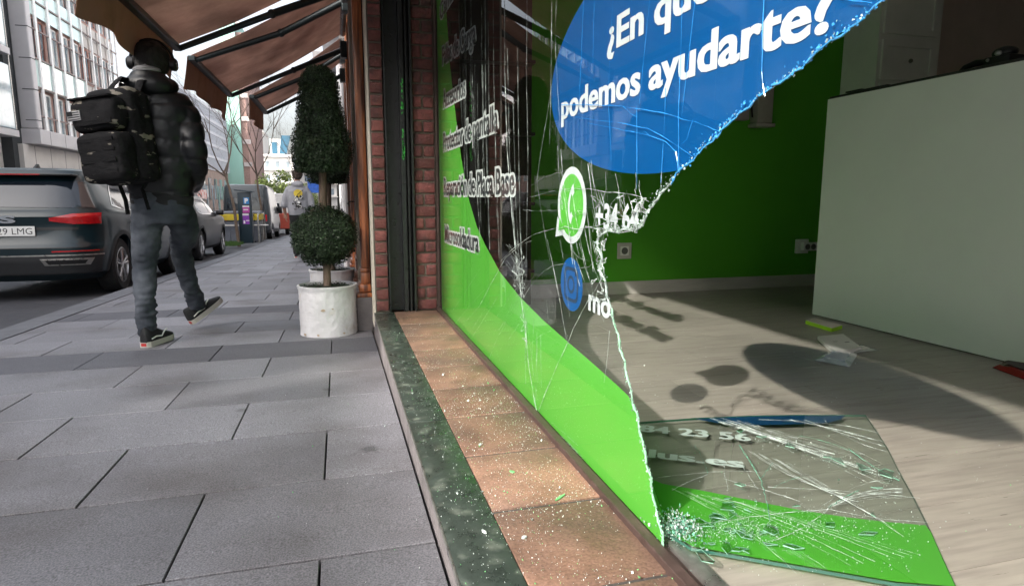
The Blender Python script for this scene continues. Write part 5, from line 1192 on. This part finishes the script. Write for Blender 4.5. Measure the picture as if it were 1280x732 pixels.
for j in range(8): mb.box(XB-.119, XB-.02, 55.6+j*3, 56.6+j*3, -.2, 1.9); mb.box(XB-.119, XB-.03, 57.1+j*3, 57.9+j*3, -2.9, 1.2)
mb.each('window', winA, P_)
mb = MB(); mb.box(XB-.1, XB+.35, 55.5, 58.5, .2, 1.0); mb.build('shop_sign', pm('sign_teal', (.12,.38,.42), rough=.5), P_)
mb = MB(); mb.box(XB-.1, XB+.32, 60, 64, -.1, .7); mb.build('shop_sign', pm('sign_white_red', (.6,.5,.48), rough=.5, c2=(.5,.06,.04), c2s=2.5, c2t=(.5,.55)), P_)
T_ = thing('green_clad_tower', 'tall narrow building with a pale green side wall and a brick edge', 'building', (-12, 82, gz(82)))
xa, xb_, xc = onY(277,100,80).x, onY(297,100,80).x, onY(305,100,80).x
mb = MB(); mb.box(xa, xb_, 80, 96, -5, onY(280,14,80).z); mb.build('green_wall', pm('pale_green_cladding', (.25,.44,.38), rough=.6, var=.1, vs=.4, stretch=(1,1,.15)), T_)
mb = MB(); mb.box(xb_, xc, 80.3, 96, -5, onY(300,40,80).z); mb.build('brick_wall', pm('tower_brick', (.26,.17,.15), rough=.9), T_)
mb = MB()
for k in range(9): z = 1 + k*2.6; mb.box(xb_+.1, xc+.3, 80.1, 80.29, z, z+.5)
mb.each('balcony', pm('balcony_grey', (.4,.36,.35), rough=.7), T_)
def endb(label, px0, px1, pyt, Y, m, cols, rows, dark=False):
    a, b = onY(px0, pyt, Y), onY(px1, pyt, Y); root = thing('end_building', label, 'building', ((a.x+b.x)/2, Y+4, gz(Y)), group='sunlit buildings closing the street')
    mb = MB(); mb.box(a.x, b.x, Y, Y+10, -6, a.z); mb.build('wall', m, root)
    mb = MB(); dx = (b.x-a.x)/cols; h = a.z/(rows)
    for i in range(cols):
        for j in range(rows): x = a.x+dx*(i+.3); mb.box(x, x+dx*.36, Y-.03, Y-.002, h*(j+.22), h*(j+.68))
    mb.each('window', pm('far_window', (.20,.24,.27), rough=.2), root)
    mb = MB()
    for j in range(rows+1): mb.box(a.x-.2, b.x+.2, Y-.7, Y-.031, h*j+h*.02, h*j+h*.09)
    mb.each('balcony_slab', m, root)
    mb = MB(); mb.box(a.x-.15, b.x+.15, Y-.15, Y+10, a.z+.002, a.z+.4); mb.build('parapet', m, root); return root, a, b
cream = pm('cream_render', (.62,.58,.54), rough=.85, var=.05)
endb('cream building with balconies closing the street, left of the taller white one', 306, 327, 165, 118, cream, 3, 6)
r_, a, b = endb('white stepped building with blue roof glazing at the far end of the street', 327, 366, 196, 112, pm('white_render', (.72,.71,.70), rough=.85, var=.04), 3, 3)
mb = MB(); a2, b2 = onY(338,182,114), onY(358,196,114); mb.box(a2.x, b2.x, 113, 118, b2.z, a2.z+1); mb.build('roof_storey', whitef, r_)
mb = MB(); mb.box(a2.x+.3, b2.x-1.3, 112.9, 112.99, b2.z+.4, a2.z+.5); mb.slab([(b2.x-1, 112.9, b2.z+.4), (b2.x+.1, 112.9, b2.z+.4), (b2.x+.9, 112.9, a2.z+1.6), (b2.x-.6, 112.9, a2.z+1.6)], (0,.5,0)); mb.build('roof_glazing', pm('roof_blue_glass', (.05,.12,.18), rough=.15), r_)
endb('pale low building at the street end behind the hooded walker', 366, 420, 214, 125, cream, 5, 2)

# ---------------------------------------------------------------- people
skin = pm('skin', (.36,.20,.14), rough=.55, var=.06)
hair_d = pm('black_hair', (.012,.010,.010), rough=.7, var=.4, vs=40, stretch=(1,1,.3), bump=.8, bs=70)
jacketm = pm('black_puffer', (.007,.008,.010), rough=.42, var=.25, vs=5, bump=.3, bs=22, bumpdist=.006, spec=.4, rvar=.08)
jacketk = pm('black_knit', (.013,.013,.015), rough=.9, var=.2)
jeansm = pm('grey_blue_denim', (.042,.049,.062), rough=.9, spec=.2, var=.3, vs=9, c2=(.085,.095,.112), c2s=5, c2t=(.42,.66), bump=.4, bs=26)
hoodm = pm('grey_hood_lining', (.22,.22,.23), rough=.9)
shoem = pm('black_suede', (.010,.011,.013), rough=.8)
solem = pm('off_white_sole', (.50,.48,.44), rough=.6, var=.1)
def limb(mb, pts, rads, n=14, k=5):
    P = [Vector(p) for p in pts]; Q, Rr_ = [], []
    for i in range(len(P)-1):
        p0 = P[max(0,i-1)]; p1, p2 = P[i], P[i+1]; p3 = P[min(len(P)-1, i+2)]
        for j in range(k):
            t = j/k; Q.append(.5*((2*p1)+(-p0+p2)*t+(2*p0-5*p1+4*p2-p3)*t*t+(-p0+3*p1-3*p2+p3)*t**3)); e = t*t*(3-2*t); Rr_.append(rads[i]*(1-e)+rads[i+1]*e)
    Q.append(P[-1]); Rr_.append(rads[-1]); mb.tube(Q, Rr_, n=n)
    mb.ball(P[0], rads[0]*.98); mb.ball(P[-1], rads[-1]*.98)
def hand(mb, w, d, up, side, s=1.0):
    w, d, up = Vector(w), Vector(d).normalized(), Vector(up).normalized(); sd = d.cross(up).normalized()*side
    mb.tube([w, w+d*.04*s, w+d*.085*s], [(.030*s,.018*s),(.040*s,.019*s),(.040*s,.016*s)], n=10)
    for i, (o, l) in enumerate(((-.030,.070),(-.010,.080),(.010,.075),(.028,.060))):
        b = w+d*.083*s+sd*o*s; mb.tube([b, b+d*l*.5*s+up*.004*s, b+d*l*.85*s+up*.022*s, b+d*l*.9*s+up*.036*s], [.0092*s,.0088*s,.008*s,.007*s], n=6)
    b = w+d*.03*s-sd*.03*s; mb.tube([b, b-sd*.025*s+d*.03*s+up*.008*s, b-sd*.022*s+d*.06*s+up*.02*s], [.012*s,.011*s,.009*s], n=6)
def shoe(root, heel, fwd, upv, L=.29):
    f = Vector(fwd).normalized(); u = Vector(upv); u = (u - f*u.dot(f)).normalized(); s = f.cross(u); heel = Vector(heel)
    P = lambda a, b, c: heel + f*a + s*b + u*c
    def outline(t): return .034+.016*math.sin(min(1,t*1.25)*math.pi*.5)*(1 if t < .75 else 1) * 1.0 if t < .72 else .050*math.sqrt(max(0,1-((t-.72)/.28)**2))
    N = 20; sec = []
    mb = MB(); rim = []
    ts = [0,.02,.06,.15,.3,.45,.6,.72,.82,.90,.96,.99]
    w_ = [outline(t) if t > .05 else .022+.25*t for t in ts]
    lo = [P(t*L, w, 0) for t, w in zip(ts, w_)] + [P(t*L, -w, 0) for t, w in reversed(list(zip(ts, w_)))]
    mb.slab(lo, u*.034); sole = fixn(mb.build('sole', solem, root))
    mb = MB(); hts = [.085,.115,.125,.12,.118,.10,.080,.068,.060,.052,.046,.040]; vs = []; n = 14
    for t, w, h in zip(ts, w_, hts):
        for j in range(n):
            a = math.pi*j/(n-1); top = (h-.03); vs.append(P(t*L, w*.96*math.cos(a)*(1-.15*math.sin(a)), .03+top*(max(0,math.sin(a))**.7)))
    k = len(ts); mb.add(vs, [(i*n+j, i*n+j+1, (i+1)*n+j+1, (i+1)*n+j) for i in range(k-1) for j in range(n-1)] + [tuple(range(n)), tuple((k-1)*n+j for j in range(n))])
    up_ = fixn(mb.build('shoe', shoem, root, smooth=50))
    mb = MB()
    for sg in (-1,1):
        pts = []
        for t, h in ((.10,.05),(.25,.058),(.42,.052),(.55,.075),(.66,.085)):
            w = outline(t); pts.append(P(t*L, sg*(w*.96+.001 - max(0,h-.05)*.35), h))
        mb.tube(pts, .0045, n=5)
    mb.build('side_stripe', whitep, up_)
    mb = MB(); mb.box(-1,1,-1,1,-1,1); mb.v = [P(-.0015+.001*v.x, .016*v.y, .018+.009*v.z) for v in mb.v]; fixn(mb.build('heel_tag', pm('red_heel_tag', (.45,.03,.03), rough=.5), sole))
# --- the man walking away
g = gz(4.3); man = thing('person', 'person in a black puffer jacket and grey jeans walking away with headphones on', 'person', (-1.05, 4.32, g))
kneeR = onY(226, 312, 4.62); ankR = onY(247, 384, 4.88); ankL = onY(184, 412, 4.30); kneeL = onY(181, 335, 4.34)
mb = MB()
mb.ball((-1.035,4.33,.795), .078, .094, .108, nu=20, nv=14); limb(mb, [(-1.035,4.31,.72),(-1.035,4.30,.62),(-1.03,4.30,.52)], [.052,.055,.07])
mb.ball((-1.035,4.418,.785), .014,.018,.022); mb.ball((-1.035,4.40,.735), .03,.025,.02)
for sg in (-1,1): mb.ball((-1.035+sg*.080,4.325,.79), .010,.020,.030)
mb.rings([(-1.03,4.30,z,rx,ry) for z,rx,ry in ((-.08,.13,.10),(.1,.15,.11),(.3,.17,.12),(.5,.16,.10),(.58,.11,.08))], n=20)
limb(mb, [(-1.12,4.30,-.02), kneeL, ankL], [.07,.045,.036]); limb(mb, [(-.955,4.36,-.06), kneeR, ankR], [.07,.045,.036])
limb(mb, [(-.88,4.31,.55),(-.83,4.24,.29),(-.885,4.46,.11)], [.055,.043,.03]); limb(mb, [(-1.19,4.31,.55),(-1.25,4.26,.29),(-1.175,4.46,.11)], [.055,.043,.03])
hand(mb, (-.885,4.46,.11), (-.35,.5,-.25), (0,.3,1), 1); hand(mb, (-1.175,4.46,.11), (.35,.5,-.25), (0,.3,1), -1)
body = remesh(mb.build('body', skin, man, smooth=True), .009)
puff = lambda p: .004*math.sin((p.z)*2*math.pi/.092) - .002 + .006*fnoise(p, 9) + .004*fnoise(p, 22, 3)
def clothes(name, m, fill, vox=.011, disp=None, parent=man, sm=3):
    mb = MB(); fill(mb); return remesh(mb.build(name, m, parent, smooth=True), vox, sm, disp)
def jk(mb):
    mb.rings([(-1.035,4.305,z,rx,ry) for z,rx,ry in ((.00,.172,.128),(.04,.180,.135),(.15,.188,.140),(.30,.205,.150),(.44,.212,.150),(.54,.200,.135),(.60,.155,.115),(.645,.105,.095),(.69,.085,.085))], n=28, p=2.3)
    limb(mb, [(-.905,4.31,.555),(-.868,4.30,.47),(-.832,4.25,.30),(-.845,4.33,.17),(-.90,4.455,.075)], [.072,.082,.077,.068,.055]); limb(mb, [(-1.165,4.31,.555),(-1.20,4.30,.47),(-1.245,4.27,.30),(-1.225,4.33,.17),(-1.175,4.455,.075)], [.072,.082,.077,.068,.055])
clothes('jacket', jacketm, jk, disp=lambda p: .013*abs(math.sin((p.z+.02*fnoise(p,4))*math.pi/.105))**.45 - .008 + .006*fnoise(p, 8) + .004*fnoise(p, 25, 3))
clothes('jacket_hem', jacketk, lambda mb: mb.rings([(-1.037,4.305,z,rx,ry) for z,rx,ry in ((-.055,.165,.122),(-.03,.172,.128),(.015,.176,.132),(.03,.172,.13))], n=28, p=2.3), disp=lambda p: .003*fnoise(p, 20))
clothes('hood', jacketm, lambda mb: (mb.ball((-1.040,4.225,.650), .135,.085,.068), mb.ball((-1.040,4.235,.70), .10,.065,.045), mb.ball((-1.12,4.28,.655), .06,.07,.05), mb.ball((-.95,4.28,.655), .06,.07,.05)), disp=lambda p: .006*fnoise(p, 14))
clothes('hood_lining', hoodm, lambda mb: (mb.ball((-1.045,4.232,.735), .078,.05,.028), mb.tube([(-1.12,4.27,.715),(-1.045,4.215,.755),(-.97,4.27,.715)], .018)), vox=.007)
def jn(mb):
    mb.rings([(-1.04,4.305,z,rx,ry) for z,rx,ry in ((-.16,.14,.11),(-.09,.165,.128),(0,.165,.13),(.06,.16,.12))], n=24, p=2.3)
    limb(mb, [(-1.115,4.30,-.06), (-1.145,4.31,-.25), kneeL, (ankL+kneeL)/2+Vector((0,-.02,0)), ankL+Vector((0,0,-.01))], [.098,.086,.070,.062,.056])
    limb(mb, [(-.965,4.32,-.06), (-.955,4.45,-.20), kneeR, (ankR+kneeR)/2+Vector((0,-.02,0)), ankR+Vector((0,0,.0))], [.098,.085,.066,.058,.054])
clothes('jeans', jeansm, jn, disp=lambda p: .008*fnoise(p, 11, 2) + .008*fnoise(Vector((p.x, p.y, p.z*2.6)), 16, 5)*(1 if p.z > .35 else 2.0))
def hr(mb): mb.ball((-1.035,4.318,.815), .100,.112,.108, nu=20, nv=14); mb.ball((-1.035,4.28,.765), .088,.075,.075); 
clothes('hair', hair_d, hr, vox=.008, disp=lambda p: .006*fnoise(p, 40) + .004*fnoise(p, 15))
hp = thing('headphones', 'black over-ear headphones worn by the walking man', 'headphones', (-1.035, 4.32, .8))
mb = MB(); mb.tube([(-1.035+.116*math.cos(a), 4.325, .80+.128*math.sin(a)) for a in [math.pi*i/16 for i in range(17)]], [(.009,.016)]*17, n=8, upv=(0,1,0)); mb.build('headband', black, hp, smooth=60)
for sg in (-1,1): mb = MB(); mb.tube([(-1.035+sg*.098,4.325,.79),(-1.035+sg*.125,4.325,.79),(-1.035+sg*.135,4.325,.79)], [.036,.038,.028], n=20); mb.build('ear_cup', black, hp, smooth=40)
fl = onG(174, 436); fl = Vector((ankL.x-.005, 4.225, gz(4.25)+.001)); shoe(man, fl, (.30,.95,0), (0,0,1))
shoe(man, ankR + Vector((-.035,-.045,-.115)), (.62,.62,.48), (-.42,-.25,.85))
# --- his backpack
camo = pm('dark_camouflage', (.007,.007,.008), rough=.85, spec=.2, var=.3, vs=20, c2=(.17,.155,.13), c2s=9, c2t=(.605,.625), bump=.3, bs=60, stretch=(1,1,2.4))
strapm = pm('black_webbing', (.006,.006,.007), rough=.9, spec=.2, bump=.4, bs=120)
pc = onY(150, 172, 4.08)
bag = thing('backpack', 'black camouflage backpack with two front pockets and a small flag patch on the back', 'backpack', pc, rz=0)
RZ = Matrix.Rotation(R(-24), 3, 'Z') @ Matrix.Rotation(R(-6), 3, 'Y')
def bx(name, x0, x1, y0, y1, z0, z1, m, bev=.03, vox=.008, parent=bag, tilt=None, disp=None, loc=True):
    mb = MB(); mb.box(x0, x1, y0, y1, z0, z1, bev=bev); 
    if tilt: mb.v = [tilt(v) for v in mb.v]
    mb.v = [RZ @ v for v in mb.v]; o = mb.build(name, m, parent, smooth=50, local=True)
    if vox: remesh(o, vox, 9, disp or (lambda p: .008*fnoise(p, 11) + .004*fnoise(p, 28)))
    return o
bx('main_compartment', -.155, .155, -.06, .12, -.26, .27, camo, bev=.05, tilt=lambda v: Vector((v.x*(1-.25*max(0,v.z)), v.y, v.z)))
bx('upper_pocket', -.160, .125, -.17, -.03, .02, .21, camo, bev=.045, tilt=lambda v: Vector((v.x, v.y+.15*max(0,v.z-.1), v.z)))
lp = bx('lower_pocket', -.135, .135, -.185, -.03, -.255, .015, camo, bev=.04)
for z in (-.20, -.14, -.08, -.03): bx('webbing_strip', -.105, .105, -.1865, -.180, z-.010, z+.010, strapm, bev=0, vox=0)
bx('webbing_strip', -.10, .11, -.178, -.169, .052, .075, strapm, bev=0, vox=0)
bx('zip', -.140, .11, -.166, -.10, .196, .204, strapm, bev=0, vox=0)
ptc = bx('flag_patch', -.145, -.070, -.1765, -.1715, .085, .135, pm('patch_grey', (.40,.40,.41), rough=.8), bev=0, vox=0)
for i in range(4): bx('patch_stripe', -.143, -.072, -.1785, -.1768, .088+i*.012, .093+i*.012, black, bev=0, vox=0, parent=ptc)
bx('patch_canton', -.143, -.113, -.180, -.1786, .110, .134, black, bev=0, vox=0, parent=ptc)
mb = MB()
def L_(x,y,z): return RZ @ Vector((x,y,z))
mb.tube([L_(-.02,-.02,.24), L_(.02,.05,.33), Vector((-1.10,4.33,.665))-pc, Vector((-1.14,4.42,.52))-pc, Vector((-1.16,4.42,.30))-pc], [(.03,.008)]*5, n=8); mb.tube([L_(.11,.05,.24), L_(.12,.09,.31), Vector((-1.0,4.28,.675))-pc], [(.025,.008)]*3, n=8); mb.tube([L_(-.03,.1,.28), L_(0,.08,.31), L_(.03,.1,.28)], .010, n=8); mb.build('shoulder_strap', strapm, bag, smooth=60, local=True)
mb = MB(); a = onY(150,232,4.12)-pc; b = onY(157,250,4.12)-pc; c = onY(160,268,4.12)-pc; mb.tube([L_(.08,-.02,-.25), a, b, c], [(.012,.003)]*4, n=6)
a = onY(122,190,4.08)-pc; b = onY(114,205,4.06)-pc; c = onY(117,215,4.06)-pc; mb.tube([L_(-.15,.0,-.1), a, b, c, ], [(.012,.003)]*4, n=6); a = onY(178,236,4.17)-pc; b = onY(186,262,4.17)-pc; mb.tube([L_(.12,.02,-.24), a, b], [(.010,.003)]*3, n=6); mb.build('hanging_strap', strapm, bag, smooth=60, local=True)
# --- the hooded walker
yF = 13.4; gF = gz(yF); far = thing('person', 'person in a grey hoodie with a yellow and black back print walking far ahead', 'person', (-.78, yF, gF)); cx = -.775
mb = MB(); mb.ball((cx+.02,yF+.02,gF+1.66), .078,.094,.112, nu=18, nv=12); limb(mb, [(cx+.01,yF,gF+1.58),(cx,yF,gF+1.42)], [.052,.065]); mb.ball((cx+.02,yF+.11,gF+1.65), .014,.018,.02)
for sg in (-1,1): mb.ball((cx+.02+sg*.08,yF+.02,gF+1.655), .01,.018,.028)
mb.rings([(cx,yF,gF+z,rx,ry) for z,rx,ry in ((.86,.13,.10),(1.1,.14,.10),(1.35,.16,.11),(1.44,.10,.08))], n=18)
for sg in (-1,1):
    limb(mb, [(cx+sg*.17,yF,gF+1.38),(cx+sg*.265,yF-.03,gF+1.12),(cx+sg*.255,yF+.06,gF+.88)], [.05,.042,.028]); hand(mb, (cx+sg*.255,yF+.06,gF+.88), (0,.15,-1), (-sg*1.0,.3,0), sg)
limb(mb, [(cx-.08,yF,gF+.88),(cx-.075,yF+.05,gF+.48),(cx-.075,yF-.03,gF+.09)], [.085,.06,.042]); limb(mb, [(cx+.08,yF,gF+.88),(cx+.08,yF+.16,gF+.5),(cx+.08,yF+.26,gF+.12)], [.085,.06,.042])
remesh(mb.build('body', skin, far, smooth=True), .009)
greyh = pm('grey_marl_hoodie', (.27,.275,.30), rough=.9, var=.12, vs=9, bump=.4, bs=25)
def hd(mb):
    mb.rings([(cx,yF,gF+z,rx,ry) for z,rx,ry in ((.86,.185,.135),(.93,.20,.145),(1.15,.205,.145),(1.34,.20,.14),(1.42,.15,.115),(1.49,.085,.085))], n=24, p=2.3)
    for sg in (-1,1): limb(mb, [(cx+sg*.15,yF,gF+1.37),(cx+sg*.225,yF,gF+1.22),(cx+sg*.262,yF-.02,gF+1.06)], [.075,.074,.068])
    mb.ball((cx+.01,yF-.06,gF+1.47), .12,.085,.075)
clothes('hoodie', greyh, hd, parent=far, disp=lambda p: .010*fnoise(p, 9)+.004*fnoise(p,22))
def tr(mb):
    mb.rings([(cx,yF,gF+z,rx,ry) for z,rx,ry in ((.78,.14,.11),(.86,.165,.125),(.92,.165,.12))], n=20)
    limb(mb, [(cx-.085,yF,gF+.84),(cx-.078,yF+.05,gF+.48),(cx-.075,yF-.02,gF+.11)], [.10,.082,.068]); limb(mb, [(cx+.085,yF,gF+.84),(cx+.085,yF+.16,gF+.5),(cx+.085,yF+.24,gF+.14)], [.10,.082,.068])
clothes('trousers', pm('black_trousers', (.008,.009,.010), rough=.85), tr, parent=far, disp=lambda p: .006*fnoise(p, 14))
clothes('hair', pm('dark_brown_hair', (.03,.018,.012), rough=.8, var=.4, vs=40, bump=.8, bs=70), lambda mb: (mb.ball((cx+.02,yF+.0,gF+1.685), .10,.108,.105), mb.ball((cx+.02,yF-.03,gF+1.63), .088,.07,.07)), parent=far, vox=.009, disp=lambda p: .009*fnoise(p, 34))
def back_patch(name, pts, m, off):
    mb = MB(); Q = []
    for dx, z in pts:
        t = min(1, abs(dx)/.2); y = yF - .145*math.sqrt(max(0,1-t**2.3)) - off; Q.append((cx+dx, y, gF+z))
    mb.poly(Q); mb.v += []; return fixn(mb.build(name, m, far))
back_patch('yellow_print', [(.02+.085*math.cos(a), 1.295+.075*math.sin(a)*(1 if math.sin(a) > 0 else 1.1)) for a in [i*.393 for i in range(16)]], pm('print_yellow', (.65,.50,.06), rough=.7), .022)
for k in range(26):
    dx, z, s = random.uniform(-.11,.13), random.uniform(.98,1.24), random.uniform(.012,.036); n_ = random.randint(4,7)
    back_patch('back_print' if k else 'back_print', [(dx+s*math.cos(a*6.283/n_)*random.uniform(.5,1.3), z+s*math.sin(a*6.283/n_)*random.uniform(.5,1.4)) for a in range(n_)], [black, whitep, pm('print_grey', (.12,.12,.13), rough=.7)][k % 3], .0235+k*.0008)
mb = MB(); mb.tube([(cx+.12,yF-.13,gF+1.36),(cx+.02,yF-.185,gF+1.28),(cx-.07,yF-.185,gF+1.14)], .006, n=5); mb.build('cord', black, far)
shoe(far, (cx-.085,yF-.09,gz(yF)+.001), (0,1,0), (0,0,1), .28); shoe(far, (cx+.075,yF+.2,gz(yF)+.01), (0,1,.12), (0,-.1,1), .28)

for o in bpy.data.objects:
    if o.type == 'MESH' and o.parent is None and 'kind' not in o and 'label' not in o: print('UNTAGGED', o.name)
